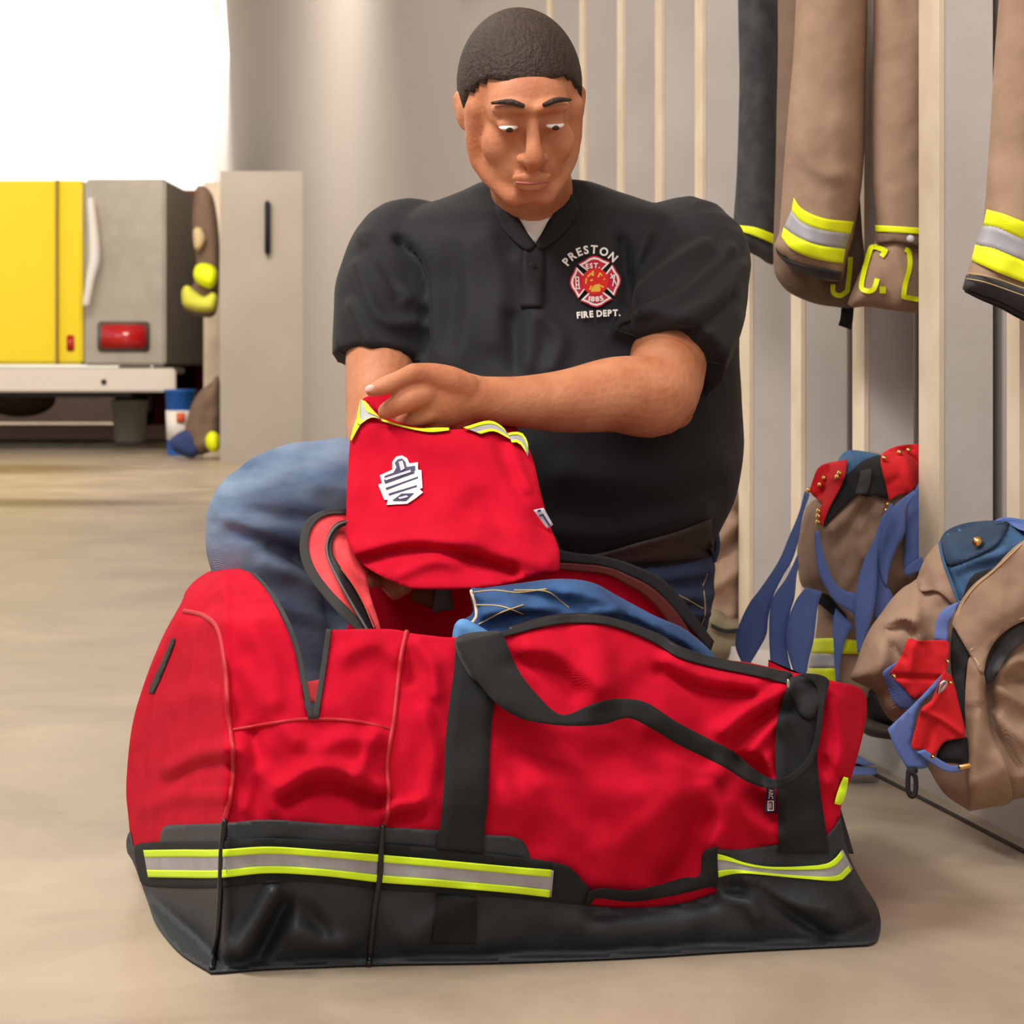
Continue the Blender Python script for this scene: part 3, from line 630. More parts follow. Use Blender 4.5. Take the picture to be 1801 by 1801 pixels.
# shoulder strap, tags, end pocket
ribbon('shoulder_strap', [(1446, 1428), (1462, 1470), (1480, 1500)], [(1478, 1420), (1490, 1460), (1502, 1502)], lambda X, Y: bag_z(np.minimum(X, 1500), Y) + .03, mat('navy_strap', (26, 26, 40), .8), bag, thick=.004)
sheet('lime_tag', [(1484, 1366), (1492, 1368), (1487, 1400), (1478, 1416), (1468, 1414), (1474, 1390)], lambda X, Y: bag_z(X, Y) - .006, LIME, bag, thick=.003)
tg = sheet('side_tag', [(1347, 1386), (1347, 1386), (1363, 1386), (1363, 1386), (1366, 1431), (1366, 1431), (1346, 1428), (1346, 1428)], onbag(.008), NAVY, bag, thick=.001, smooth_outline=True)
GV, GF = glyphs('ARC', 14, .3)
GV = np.stack([1352 + GV[:, 1] * .8, 1388 + GV[:, 0] * .62], 1); flat2d('tag_lettering', GV, GF, onbag(.011), WHITET, tg)
for (x0, y0, x1, y1) in ((1350, 1408, 1361, 1410), (1350, 1424, 1361, 1426), (1350, 1410, 1352, 1424), (1359, 1410, 1361, 1424), (1353, 1412, 1355, 1422), (1356, 1412, 1357, 1422)):
    flat2d('tag_print', [(x0, y0), (x1, y0), (x1, y1), (x0, y1)], [[0, 1, 2, 3]], onbag(.011), WHITET, tg)
sheet('end_label', [(305, 1122), (302, 1122), (286, 1160), (262, 1212), (262, 1218), (270, 1220), (274, 1212), (290, 1175), (307, 1130)], lambda X, Y: bag_z(X, Y) - .004, BIND, bag, thick=.006, step=4)

# ------------------------------------------------------------------ the lid flap held up by the hand
LID = [(640, 706), (640, 706), (628, 740), (617, 768), (612, 830), (609, 900), (610, 945), (622, 975), (645, 998), (680, 1018), (720, 1034), (760, 1037), (840, 1034), (900, 1024), (950, 1008), (975, 1006), (984, 1004), (984, 1004),
       (983, 965), (968, 925), (952, 870), (938, 810), (922, 775), (895, 762), (880, 750), (866, 744), (835, 752), (780, 756), (740, 752), (700, 742), (672, 728), (655, 716)]
lid_folds = wrk([([(640, 985), (700, 970), (760, 968), (830, 985), (900, 1005)], -.020, 11), ([(640, 970), (740, 950), (840, 955), (900, 975), (960, 990)], .014, 22),
                 ([(700, 1010), (760, 985), (800, 985)], .010, 14), ([(655, 750), (760, 775), (860, 800), (930, 880)], .016, 34), ([(880, 780), (905, 850), (950, 920)], -.008, 14), ([(900, 790), (928, 860)], .006, 9),
                 ([(820, 905), (850, 880), (880, 930)], -.009, 26), ([(780, 960), (860, 930), (930, 940)], .008, 24), ([(625, 740), (640, 790), (622, 860)], .006, 20)])
def lid_z(X, Y):
    X = np.asarray(X, float); Y = np.asarray(Y, float)
    z = 2.735 - .20 * np.clip((Y - 740) / 290, 0, 1) ** .9 + .03 * ((X - 790) / 170) ** 2
    return z - 1.3 * lid_folds(X, Y) - nz(X, Y, 80, 7) * .006
lid = sheet('lid', LID, lid_z, RED, bag, thick=.006, step=7)
LS1 = [(984, 1004), (984, 1004), (983, 965), (968, 925), (952, 870), (938, 810), (924, 778), (895, 758), (866, 742), (866, 742), (900, 745), (925, 790), (940, 860), (975, 940), (990, 1000)]
# back panel of the lid: the boxed lid has depth
lidb = [(655, 690), (655, 690), (700, 668), (725, 672), (745, 700), (800, 735), (860, 742), (905, 748), (925, 790), (940, 850), (965, 920), (980, 1000), (980, 1000), (860, 1000), (700, 990), (640, 940), (630, 850), (632, 740)]
sheet('inner_panel', lidb, lambda X, Y: lid_z(X, Y) + .06, RED, lid, thick=.005, step=10)
sheet('pinched_edge', [(634, 706), (640, 700), (665, 690), (690, 684), (712, 690), (700, 712), (680, 724), (664, 722), (650, 710)], lambda X, Y: lid_z(X, Y) - .006 + 0 * X, RED, lid, thick=.005, step=5)
def lband(top, bot, off=.008):
    band3(top, bot, off, lid_z, lid)
lband([(634, 703), (642, 705), (652, 718), (664, 730), (672, 738)], [(634, 703), (628, 735), (630, 748), (652, 734), (672, 738)], .010)
ribbon('lime_edge', [(630, 728), (622, 750), (616, 772)], [(640, 740), (632, 750), (618, 776)], lambda X, Y: lid_z(X, Y) - .009, LIME, lid, thick=.002)
ribbon('lime_edge', [(670, 736), (700, 746), (735, 753), (765, 752), (790, 752)], [(670, 740), (700, 749), (735, 757), (760, 760), (790, 757)], lambda X, Y: lid_z(X, Y) - .008, LIME, lid, thick=.002)
band3([(815, 752), (860, 740), (885, 752), (895, 768)], [(845, 763), (868, 758), (890, 768), (902, 775)], .010, lid_z, lid)
band3([(893, 762), (915, 760), (927, 775), (930, 795)], [(900, 778), (912, 778), (922, 790), (928, 803)], .012, lid_z, lid)
# crest badge on the lid
def badge():
    O = [(668, 836), (690, 826), (690, 812), (697, 803), (707, 801), (716, 806), (720, 815), (735, 813), (735, 826), (741, 827), (743, 858), (738, 860), (744, 866), (730, 877), (716, 886), (680, 888), (682, 879), (676, 879), (665, 852), (672, 850)]
    bd = flat2d('badge', O, [list(range(len(O)))], lid_z, WHITEP, lid, off=.004, thick=.003)
    I = [(676, 837), (692, 831), (697, 822), (694, 814), (699, 808), (707, 806), (713, 812), (715, 821), (730, 819), (730, 827), (677, 850)]
    flat2d('badge_ground', I, [list(range(len(I)))], lid_z, NAVY, bd, off=.0052)
    for q in ([(675, 844), (728, 826), (729, 832), (677, 850)], [(678, 858), (735, 838), (735, 841), (679, 861)], [(683, 868), (733, 853), (733, 856), (684, 871)], [(690, 880), (706, 868), (728, 867), (714, 880)]):
        flat2d('badge_bar', q, [[0, 1, 2, 3]], lid_z, NAVY, bd, off=.0054)
    for q in ([(676, 841), (722, 826), (723, 830), (678, 845)], [(701, 812), (708, 810), (712, 824), (705, 828)], [(700, 875), (715, 871), (718, 874), (703, 878)]):
        flat2d('badge_bar', q, [[0, 1, 2, 3]], lid_z, GREYT, bd, off=.0064)
badge()
tg = sheet('fabric_tag', [(938, 897), (938, 897), (956, 893), (956, 893), (973, 923), (973, 923), (962, 930), (962, 930)], lambda X, Y: 2.62 + 0 * X, GREYT, lid, thick=.001, step=5)
for q in ([(945, 897), (951, 896), (952, 899), (946, 901)], [(948, 906), (955, 903), (968, 924), (966, 926), (954, 907), (949, 909)]):
    flat2d('tag_print', q, [list(range(len(q)))], 2.618, NAVY, tg, off=.0005)

# what is in the bag
jz = lambda X, Y: 2.54 + .06 * np.clip((X - 900) / 300, 0, 1) + 0 * Y
jn = empty('folded_jeans', P(1000, 1180, 2.54), 'blue denim jeans with tan seams packed in the open red bag', 'jeans')
JO = [(798, 1140), (800, 1105), (815, 1090), (832, 1075), (826, 1036), (850, 1034), (910, 1026), (980, 1018), (1040, 1024), (1090, 1050), (1150, 1082), (1210, 1110), (1262, 1160), (1262, 1200), (1000, 1190), (820, 1180)]
jf = [([(850, 1080), (920, 1070), (1000, 1080), (1080, 1076)], .014, 10), ([(870, 1096), (940, 1082), (1030, 1078)], -.010, 8), ([(1000, 1040), (1080, 1062), (1150, 1100)], .010, 12), ([(900, 1040), (960, 1050), (1000, 1060)], -.008, 8),
      ([(1120, 1082), (1180, 1110), (1230, 1140)], .008, 8), ([(1105, 1092), (1160, 1118), (1210, 1145)], -.006, 6)]
puff('denim', JO, jz, .05, mat('blue_denim', (52, 90, 140), .9, c2=(34, 62, 104), nscale=14, weave=420, wstr=.3), jn, ew=26, step=7, folds=jf, na=.005, ns=40, seed=3)
JZ = puffz(JO, jz, .05, 26, 7, jf, .005, 40, 3)
for pl in ([(829, 1040), (836, 1062), (838, 1085), (828, 1098)],): cord('frayed_hem', pl, JZ, .0022, mat('pale_fray', (216, 196, 170), .9), jn, off=.001)
for pl in ([(830, 1042), (870, 1038), (910, 1042), (960, 1036)], [(838, 1064), (880, 1066), (920, 1080)], [(905, 1038), (960, 1040), (990, 1060), (1000, 1068)], [(842, 1098), (880, 1078), (920, 1064)]): cord('seam_stitching', pl, JZ, .0009, THREAD, jn, off=.001)
puff('light_denim', [(795, 1128), (800, 1098), (815, 1088), (838, 1098), (862, 1112), (880, 1124), (860, 1140), (800, 1142)], 2.49, .012, mat('pale_denim', (104, 158, 212), .9, c2=(74, 128, 186), nscale=20), jn, ew=20, step=6)
st = empty('packed_strap', P(790, 1110, 2.66), 'grey webbing strap end lying inside the open bag near the fingers', 'strap')
ribbon('webbing', [(767, 1030), (764, 1055), (760, 1078)], [(792, 1030), (796, 1055), (798, 1072)], 2.64, mat('grey_webbing', (98, 104, 100), .9, weave=700, wstr=.4), st)
ribbon('leather_end', [(722, 1040), (740, 1036), (768, 1032)], [(722, 1056), (745, 1066), (766, 1072)], 2.645, mat('tan_leather', (110, 60, 20), .7), st)
# ------------------------------------------------------------------ the man
man = empty('person', (.1, 3.05, 0), 'man in a black polo shirt and jeans kneeling behind the red bag, lifting its lid', 'person')
hc = P(918, 205, 2.86); HR = Matrix.Rotation(math.radians(24), 3, 'X') @ Matrix.Rotation(math.radians(8), 3, 'Z')
def H(x, y, z): return hc + HR @ Vector((x, y, z))
mb = MB()
# torso core, neck, head
mb.sweep([P(1040, 1000, 3.12), P(1000, 800, 3.12), P(970, 560, 3.14), P(958, 470, 3.12)], [(.17, .11), (.19, .12), (.19, .11), (.12, .06)], seg=24, sub=4)
mb.sweep([P(955, 430, 3.1), P(935, 330, 3.03), H(0, .02, -.03)], [.066, .058, .056], seg=20, sub=4)
mb.sweep([P(720, 470, 3.11), P(955, 450, 3.13), P(1190, 470, 3.10)], [.045, .06, .045], seg=16, sub=4)
mb.ell(H(0, .018, .03), (.076, .096, .098), HR); mb.ell(H(0, -.025, -.045), (.058, .062, .062), HR); mb.ell(H(0, -.058, -.082), (.026, .024, .02), HR)
mb.ell(H(0, -.055, .03), (.055, .035, .05), HR)
mb.sweep([H(0, -.084, .03), H(0, -.102, .0), H(0, -.112, -.022), H(0, -.098, -.032)], [.0085, .010, .0135, .010], seg=12, sub=3)
mb.ell(H(.013, -.096, -.026), (.010, .011, .009), HR); mb.ell(H(-.013, -.096, -.026), (.010, .011, .009), HR)
mb.sweep([H(-.046, -.078, .036), H(-.02, -.094, .042), H(0, -.09, .036), H(.02, -.094, .042), H(.046, -.078, .036)], [.007, .009, .007, .009, .007], seg=10, sub=3)
for s in (-1, 1):
    mb.ell(H(s * .036, -.054, -.018), (.027, .024, .030), HR); mb.sweep([H(s * .062, -.02, .02), H(s * .056, -.02, -.05), H(s * .02, -.07, -.085)], [.018, .018, .016], seg=12, sub=3)
    mb.ell(H(s * .03, -.082, .016), (.015, .013, .011), HR)
    mb.sweep([H(s * .074, .010, .024), H(s * .083, .020, .028), H(s * .084, .022, .010), H(s * .079, .012, -.010), H(s * .073, .004, -.014)], [.006, .007, .006, .006, .006], seg=8, sub=3)
    mb.ell(H(s * .078, .012, .008), (.008, .014, .024), HR)
mb.sweep([H(-.022, -.092, -.052), H(0, -.1, -.05), H(.022, -.092, -.052)], [.006, .008, .006], seg=8, sub=3)
mb.sweep([H(-.02, -.09, -.063), H(0, -.097, -.064), H(.02, -.09, -.063)], [.006, .009, .006], seg=8, sub=3)
# arm whose hand holds the lid (its sleeve is at the man's left)
mb.sweep([P(1205, 470, 3.08), P(1185, 580, 2.99), P(1170, 668, 2.90)], [.052, .054, .052], seg=20, sub=4)
mb.sweep([P(1168, 655, 2.90), P(1152, 695, 2.88), P(1080, 694, 2.85), P(1000, 705, 2.82), P(920, 707, 2.79), P(860, 703, 2.77), P(828, 700, 2.76)], [(.050, .050), (.056, .058), (.050, .055), (.042, .044), (.034, .036), (.030, .030), (.029, .030)], seg=24, sub=5)
mb.ell(P(1186, 724, 2.90), (.026, .032, .024))
# palm
mb.sweep([P(836, 700, 2.76), P(800, 700, 2.75), P(768, 706, 2.74), P(740, 712, 2.73)], [(.030, .024), (.036, .028), (.036, .026), (.026, .020)], seg=20, sub=4, up=(.1, 1, .1))
mb.sweep([P(815, 684, 2.745), P(790, 672, 2.735), P(760, 662, 2.725), P(728, 656, 2.71)], [.022, .021, .0175, .0130], seg=16, sub=4)
# thumb
mb.sweep([P(728, 656, 2.71), P(702, 667, 2.70), P(678, 678, 2.69), P(654, 687, 2.68)], [.0130, .0112, .0118, .0082], seg=16, sub=5)
# index and curled fingers under it
mb.sweep([P(752, 694, 2.725), P(732, 699, 2.71), P(705, 710, 2.70), P(680, 723, 2.705)], [.0160, .0150, .0140, .0115], seg=16, sub=5)
mb.sweep([P(775, 720, 2.735), P(748, 731, 2.725), P(722, 738, 2.725), P(700, 744, 2.75)], [.0155, .0125, .0115, .010], seg=16, sub=5)
mb.sweep([P(800, 728, 2.75), P(775, 741, 2.74), P(750, 749, 2.745), P(730, 752, 2.77)], [.0145, .0120, .0110, .009], seg=16, sub=5)
mb.sweep([P(825, 728, 2.76), P(806, 742, 2.755), P(788, 750, 2.765), P(775, 754, 2.785)], [.0125, .0105, .0095, .008], seg=16, sub=5)
# other arm, reaching down into the bag behind the lid
mb.sweep([P(705, 470, 3.1), P(672, 600, 3.045), P(668, 740, 2.97)], [.05, .050, .046], seg=20, sub=4)
mb.sweep([P(668, 740, 2.97), P(672, 840, 2.86), P(672, 920, 2.76), P(668, 965, 2.71)], [.047, .042, .030, .027], seg=20, sub=4)
mb.sweep([P(668, 965, 2.71), P(672, 985, 2.69), P(680, 1000, 2.675)], [(.026, .02), (.034, .02), (.034, .018)], seg=16, sub=4)
for (a, b, c, r) in (((652, 1000), (655, 1018), (662, 1026), .0085), ((672, 1004), (684, 1028), (696, 1044), .0105), ((690, 1004), (704, 1026), (712, 1036), .0100), ((704, 1002), (720, 1018), (728, 1026), .0095), ((645, 972), (632, 986), (640, 996), .0100)):
    mb.sweep([P(*a, 2.675), P(*b, 2.655), P(*c, 2.645)], [r * 1.15, r, r * .85], seg=12, sub=4)
# legs inside the jeans
V_, N_, F_ = mb.remesh(.0030, 4, .5)
E_ = np.array(sorted({(min(f[i], f[(i + 1) % len(f)]), max(f[i], f[(i + 1) % len(f)])) for f in F_ for i in range(len(f))}))
W_ = (np.linalg.norm(V_ - np.array(hc), axis=1) < .17).astype(float)[:, None] * .5
deg = np.bincount(E_.ravel(), minlength=len(V_))[:, None]
for _ in range(9):
    A_ = np.zeros_like(V_); np.add.at(A_, E_[:, 0], V_[E_[:, 1]]); np.add.at(A_, E_[:, 1], V_[E_[:, 0]]); V_ = V_ + (A_ / deg - V_) * W_
obj('body', V_, F_, SKIN, man)
# thumb nail, eyes, brows
skz = raysurf(V_, F_, 2.7)
nzv = float(skz(np.array([651.]), np.array([684.]))[0])
m_ = MB(); m_.ell(P(650.5, 683.5, nzv + .0012), (.0066, .0024, .0044), Matrix.Rotation(math.radians(-24), 3, 'Y')); m_.make('thumb_nail', NAIL, man)
for s in (-1, 1):
    m_ = MB(); m_.ell(H(s * .03, -.0865, .0145), (.0125, .0095, .0045), HR); ey = m_.make('eye', WHITEP, man)
    m_ = MB(); m_.ell(H(s * .03, -.0948, .0130), (.005, .002, .0035), HR); m_.make('iris', mat('brown_iris', (50, 30, 20), .3), ey)
    m_ = MB(); m_.sweep([H(s * .014, -.103, .047), H(s * .03, -.101, .052), H(s * .05, -.083, .046)], [(.003, .004), (.004, .005), (.002, .003)], seg=8, sub=4); m_.make('eyebrow', HAIR, man)
m_ = MB(); m_.sweep([H(-.021, -.0975, -.0575), H(0, -.1045, -.0572), H(.021, -.0975, -.0575)], [.0018] * 3, seg=6, sub=4); m_.make('lips', mat('lip', (170, 90, 80), .5), man)
# hair: short cap
hb = MB(); hb.ell(H(0, .024, .037), (.083, .101, .101), HR, 72)
Vh = []; inv = HR.transposed()
for v in hb.v:
    q = inv @ (Vector(v) - hc)
    lim = np.interp(q.y, [-.08, -.05, -.02, .0, .02, .05], [.068, .064, .040, .006, -.012, -.05])
    if q.z < lim: q = Vector((q.x * .86, q.y * .86 + .004, max(q.z, lim - .012)))
    Vh.append(hc + HR @ q)
hb.v = Vh; hb.make('hair', HAIR, man)

# polo shirt
mb = MB()
rings = [(985, 1045, 205, .150, 3.13), (940, 1036, 225, .165, 3.13), (880, 1014, 276, .185, 3.12), (800, 1004, 300, .195, 3.11), (700, 1000, 303, .19, 3.11), (600, 992, 306, .175, 3.12),
         (500, 978, 315, .16, 3.13), (440, 968, 322, .145, 3.13), (405, 962, 305, .13, 3.13), (378, 957, 255, .115, 3.12), (352, 950, 180, .09, 3.11), (322, 943, 98, .075, 3.09)]
def ring(py, cx, hw, hd, zc, seg=56, ex=2.4):
    c = P(cx, py, zc); r = hw / F * zc; o = []
    for i in range(seg):
        a = 2 * math.pi * i / seg; ca, sa = math.cos(a), math.sin(a)
        o.append(c + Vector((math.copysign(abs(ca) ** (2 / ex), ca) * r, math.copysign(abs(sa) ** (2 / ex), sa) * hd, 0)))
    return o
def loft(mb, rs):
    k = len(rs[0]); v = [q for r in rs for q in r]; f = []
    for j in range(len(rs) - 1):
        for i in range(k):
            f.append([j * k + i, j * k + (i + 1) % k, (j + 1) * k + (i + 1) % k, (j + 1) * k + i])
    f.append(list(range(k))[::-1]); f.append([(len(rs) - 1) * k + i for i in range(k)]); mb.add(v, f)
def interp_rings(rings, sub=4):
    o = []; n_ = len(rings)
    for i in range(n_ - 1):
        a, b, c, d = [np.array(rings[min(max(k, 0), n_ - 1)], float) for k in (i - 1, i, i + 1, i + 2)]
        for k in range(sub): o.append(tuple(cr(a, b, c, d, k / sub)))
    o.append(rings[-1]); return o
loft(mb, [ring(r[0], r[1], r[2], r[3], r[4]) for r in interp_rings(rings)])
mb.sweep([P(790, 440, 3.12), P(715, 436, 3.11), P(686, 490, 3.085), P(672, 560, 3.06), P(666, 632, 3.04)], [.06, .071, .074, .070, .0655], seg=28, sub=6, cap='flat')
mb.sweep([P(1130, 440, 3.12), P(1212, 440, 3.09), P(1216, 500, 3.05), P(1200, 560, 2.99), P(1174, 628, 2.935)], [.06, .078, .082, .083, .083], seg=28, sub=6, cap='flat')
sf = wrk([([(640, 420), (680, 500), (735, 530)], .007, 14), ([(630, 470), (670, 560), (740, 570)], .006, 12), ([(650, 440), (700, 520)], -.006, 10), ([(620, 540), (660, 610), (740, 620)], .005, 12), ([(700, 420), (738, 480), (745, 620)], -.012, 8),
          ([(860, 420), (880, 500), (870, 600)], .006, 22), ([(915, 460), (940, 520), (930, 640)], .006, 16), ([(820, 440), (830, 560), (800, 640)], .005, 26), ([(800, 440), (790, 600)], -.005, 20), ([(960, 560), (985, 600), (970, 650)], .007, 16), ([(900, 560), (905, 640)], -.007, 14),
          ([(1096, 420), (1105, 500), (1098, 570)], -.012, 10), ([(1240, 430), (1180, 470), (1120, 520)], .006, 12), ([(1280, 440), (1210, 500), (1130, 545)], .006, 12), ([(1260, 450), (1190, 510), (1120, 540)], -.006, 9), ([(1300, 470), (1240, 540), (1130, 580)], .006, 14), ([(1290, 520), (1230, 580), (1180, 590)], -.005, 10),
          ([(1140, 410), (1115, 470)], .006, 10), ([(1300, 560), (1275, 620)], .005, 12), ([(1000, 830), (1120, 850), (1260, 820)], .006, 30), ([(960, 930), (1080, 935), (1230, 900)], .008, 22)])
def shirt_disp(V, N):
    X = V[:, 0] / V[:, 1] * F + CX; Y = HZ - (V[:, 2] - CH) * F / V[:, 1]
    front = np.clip(-N[:, 1] * 2, 0, 1)
    return 1.45 * sf(X, Y) * front + nz(X, Y, 60, 5) * .002
V_, N_, F_ = mb.remesh(.0055, 3, .5, shirt_disp)
shirt = obj('polo_shirt', V_, F_, SHIRT, man); shz = raysurf(V_, F_, 3.0)
cord('sleeve_hem', [(1076, 578), (1120, 592), (1180, 612), (1240, 634), (1272, 642)], shz, .0012, BLACKF, shirt, off=.0)
cord('sleeve_hem', [(592, 600), (605, 622), (660, 632), (738, 633)], shz, .0012, BLACKF, shirt, off=.0)
# collar, placket, undershirt
TZ = lambda X, Y: shz(X, Y)
sheet('undershirt', [(905, 360), (940, 350), (975, 360), (958, 400), (942, 428), (942, 428), (925, 405)], lambda X, Y: TZ(X, Y) - .003, TEE, shirt, thick=.002, step=8)
sheet('collar', [(985, 338), (985, 338), (975, 370), (962, 400), (942, 430), (942, 430), (950, 440), (975, 425), (1000, 400), (1018, 370), (1010, 345)], lambda X, Y: TZ(X, Y) - .006, SHIRT, shirt, thick=.003, step=8)
sheet('collar', [(898, 338), (898, 338), (905, 370), (920, 400), (942, 430), (942, 430), (930, 442), (905, 425), (880, 395), (870, 365), (880, 345)], lambda X, Y: TZ(X, Y) - .006, SHIRT, shirt, thick=.003, step=8)
ribbon('placket', [(922, 432), (918, 480), (914, 540)], [(956, 432), (956, 480), (954, 540)], lambda X, Y: TZ(X, Y) - .004, SHIRT, shirt, thick=.002)
m_ = MB(); q = P(936, 467, float(TZ(np.array([936.]), np.array([467.]))[0]) - .004); m_.lathe(q, [(.005, 0), (.005, .002), (.0035, .0025)], 14, axis=(0, -1, 0)); m_.make('button', BLACKF, shirt)
# chest emblem: arched town name, cross badge, lower line
EC = (1047, 495); 
def E(V, c=EC, a=.06):
    V = np.asarray(V, float); ca, sa = math.cos(a), math.sin(a)
    return np.stack([c[0] + V[:, 0] * ca + V[:, 1] * sa * -1, c[1] - V[:, 1] * ca - V[:, 0] * sa], 1)
def cross(s, arm=((-13, 19), (-27, 31), (-16, 36), (-8, 41), (0, 43), (8, 41), (16, 36), (27, 31), (13, 19))):
    pts = []
    for k in range(4):
        a0 = math.pi / 2 * k + math.pi / 2
        for (x, y) in arm:
            c_, s_ = math.cos(a0 - math.pi / 2), math.sin(a0 - math.pi / 2); pts.append(((x * c_ - y * s_) * s, (x * s_ + y * c_) * s))
    return [p for k in (0, 3, 2, 1) for p in pts[k * 9:(k + 1) * 9]]
FL2 = lambda name, V, m, off, par, Fc=None: flat2d(name, V, Fc or [list(range(len(V)))], SZ, m, par, off=off + .002, thick=.0006)
_cz = {}
g_ = np.arange(960, 1130, 6.); h_ = np.arange(425, 575, 6.); GX, GY = np.meshgrid(g_, h_); GZ = shz(GX.ravel(), GY.ravel()).reshape(GX.shape)
for _ in range(6): GZ[1:-1, 1:-1] = (GZ[1:-1, 1:-1] * 2 + GZ[:-2, 1:-1] + GZ[2:, 1:-1] + GZ[1:-1, :-2] + GZ[1:-1, 2:]) / 6
def SZ(X, Y):
    fx = np.clip((X - g_[0]) / 6, 0, len(g_) - 1.001); fy = np.clip((Y - h_[0]) / 6, 0, len(h_) - 1.001); i = fx.astype(int); j = fy.astype(int); u = fx - i; v = fy - j
    return GZ[j, i] * (1 - u) * (1 - v) + GZ[j, i + 1] * u * (1 - v) + GZ[j + 1, i] * (1 - u) * v + GZ[j + 1, i + 1] * u * v
badge_ = FL2('chest_emblem', E(cross(1.06)), REDT, .004, shirt)
FL2('emblem_outline', E(cross(1.0)), WHITET, .0046, badge_); FL2('emblem_field', E(cross(1, ((-11, 21), (-21, 30), (-14, 33), (-7, 37.5), (0, 39), (7, 37.5), (14, 33), (21, 30), (11, 21)))), REDT, .0052, badge_)
cir = [(23 * math.cos(a), 23 * math.sin(a)) for a in np.linspace(0, 2 * math.pi, 40, endpoint=False)]
FL2('emblem_disc', E(cir), REDT2, .0058, badge_)
for (x0, y0, x1, y1, w_) in ((-17, -3, -15, 7, 3), (-13, 9, -6, 15, 3), (-4, 10, -3, 19, 4), (5, 7, 10, 15, 3), (9, 14, 13, 9, 2), (-11, -14, -7, -7, 3), (-9, 2, -4, 3, 3), (8, -8, 14, -11, 3), (4, -5, 9, -9, 3), (15, 3, 17, 3, 3)):
    d = np.array([x1 - x0, y1 - y0], float); d /= np.hypot(*d); n_ = np.array([-d[1], d[0]]) * w_ / 2
    FL2('emblem_tool', E([(x0 + n_[0], y0 + n_[1]), (x1 + n_[0], y1 + n_[1]), (x1 - n_[0], y1 - n_[1]), (x0 - n_[0], y0 - n_[1])]), GOLD, .0064, badge_)
FL2('emblem_helmet', E([(-8, -18), (7, -18), (9, -13), (5, -7), (0, -5), (-4, -8), (-9, -14)]), GOLD, .0064, badge_)
for (x0, y0, x1, y1) in ((-34, -11, -34, 10), (-29, -11, -29, 10), (-36, -11, -27, -11), (-35, 10, -28, 9), (-34, 3, -29, 3), (-34, -4, -29, -4), (28, 12, 37, -8), (30, -10, 35, 10), (27, 4, 34, 10)):
    d = np.array([x1 - x0, y1 - y0], float); d /= np.hypot(*d); n_ = np.array([-d[1], d[0]])
    FL2('emblem_mark', E([(x0 + n_[0], y0 + n_[1]), (x1 + n_[0], y1 + n_[1]), (x1 - n_[0], y1 - n_[1]), (x0 - n_[0], y0 - n_[1])]), WHITET, .0064, badge_)
def word(text, size, cx, cy, R, par, name, bold=.5, sx=1.0, wd=None):
    """letters set round an arc of radius R px (R<0: arc opens upward), centred at angle 0"""
    adv = []; gl = []
    for ch in text:
        if ch == ' ': gl.append(None); adv.append(size * .3); continue
        V, Fc = glyphs(ch, size, bold); V[:, 0] *= sx; mn = V[:, 0].min(); V[:, 0] -= mn; gl.append((V, Fc)); adv.append(V[:, 0].max() + size * .10)
    tot = sum(adv); k = (wd / tot) if wd else 1; x = -tot / 2 * k; allv = []; allf = []
    for g, a in zip(gl, adv):
        if g is not None:
            V, Fc = g; V = V.copy(); V[:, 0] *= k; xm = x + a * k / 2
            ang = xm / R; V[:, 0] -= a * k / 2; c, s = math.cos(-ang), math.sin(-ang)
            rot = np.stack([V[:, 0] * c - V[:, 1] * s, V[:, 0] * s + V[:, 1] * c], 1)
            pos = rot + np.array([R * math.sin(ang), R * math.cos(ang) - R]); pos = pos + np.array([cx, cy]); o = len(allv)
            allv += [tuple(p) for p in E(pos)]; allf += [[i + o for i in f] for f in Fc]
        x += a * k
    flat2d(name, allv, allf, SZ, WHITET, par, off=.0084, thick=.0006)
word('PRESTON', 20, -6, 50, 50, badge_, 'town_lettering', .7, wd=94)
word('EST.', 12, -2, 24, 60, badge_, 'year_lettering', .5, wd=25)
word('1885', 12, 0, -35, -60, badge_, 'year_lettering', .5, wd=29)
word('FIRE DEPT.', 15.5, 3, -62, 900, badge_, 'lower_lettering', .7, wd=78)

# jeans
mb = MB()
loft(mb, [ring(*r) for r in interp_rings([(1130, 1105, 130, .12, 3.16), (1060, 1090, 160, .14, 3.15), (1000, 1075, 178, .15, 3.14), (950, 1062, 186, .15, 3.13), (925, 1050, 185, .14, 3.13)])])
mb.sweep([P(1060, 1040, 3.14), P(1100, 1130, 3.02), P(1110, 1250, 2.93)], [.11, .10, .085], seg=24, sub=4)     # kneeling thigh
mb.sweep([P(1110, 1262, 2.93), P(1120, 1262, 3.1), P(1140, 1230, 3.35)], [.075, .065, .05], seg=20, sub=4)
mb.sweep([P(1010, 985, 3.10), P(850, 930, 3.03), P(650, 880, 2.95), P(520, 875, 2.90), P(446, 905, 2.90)], [.105, .105, .085, .073, .062], seg=28, sub=5)     # raised thigh
mb.sweep([P(446, 905, 2.90), P(450, 960, 2.905), P(480, 1060, 2.93), P(515, 1180, 2.95), P(535, 1330, 2.97)], [.063, .066, .066, .060, .055], seg=28, sub=5)
mb.sweep([P(600, 930, 3.05), P(600, 1040, 3.04), P(590, 1160, 3.02), P(570, 1300, 3.0)], [.10, .09, .075, .06], seg=24, sub=4)     # calf folded towards the thigh
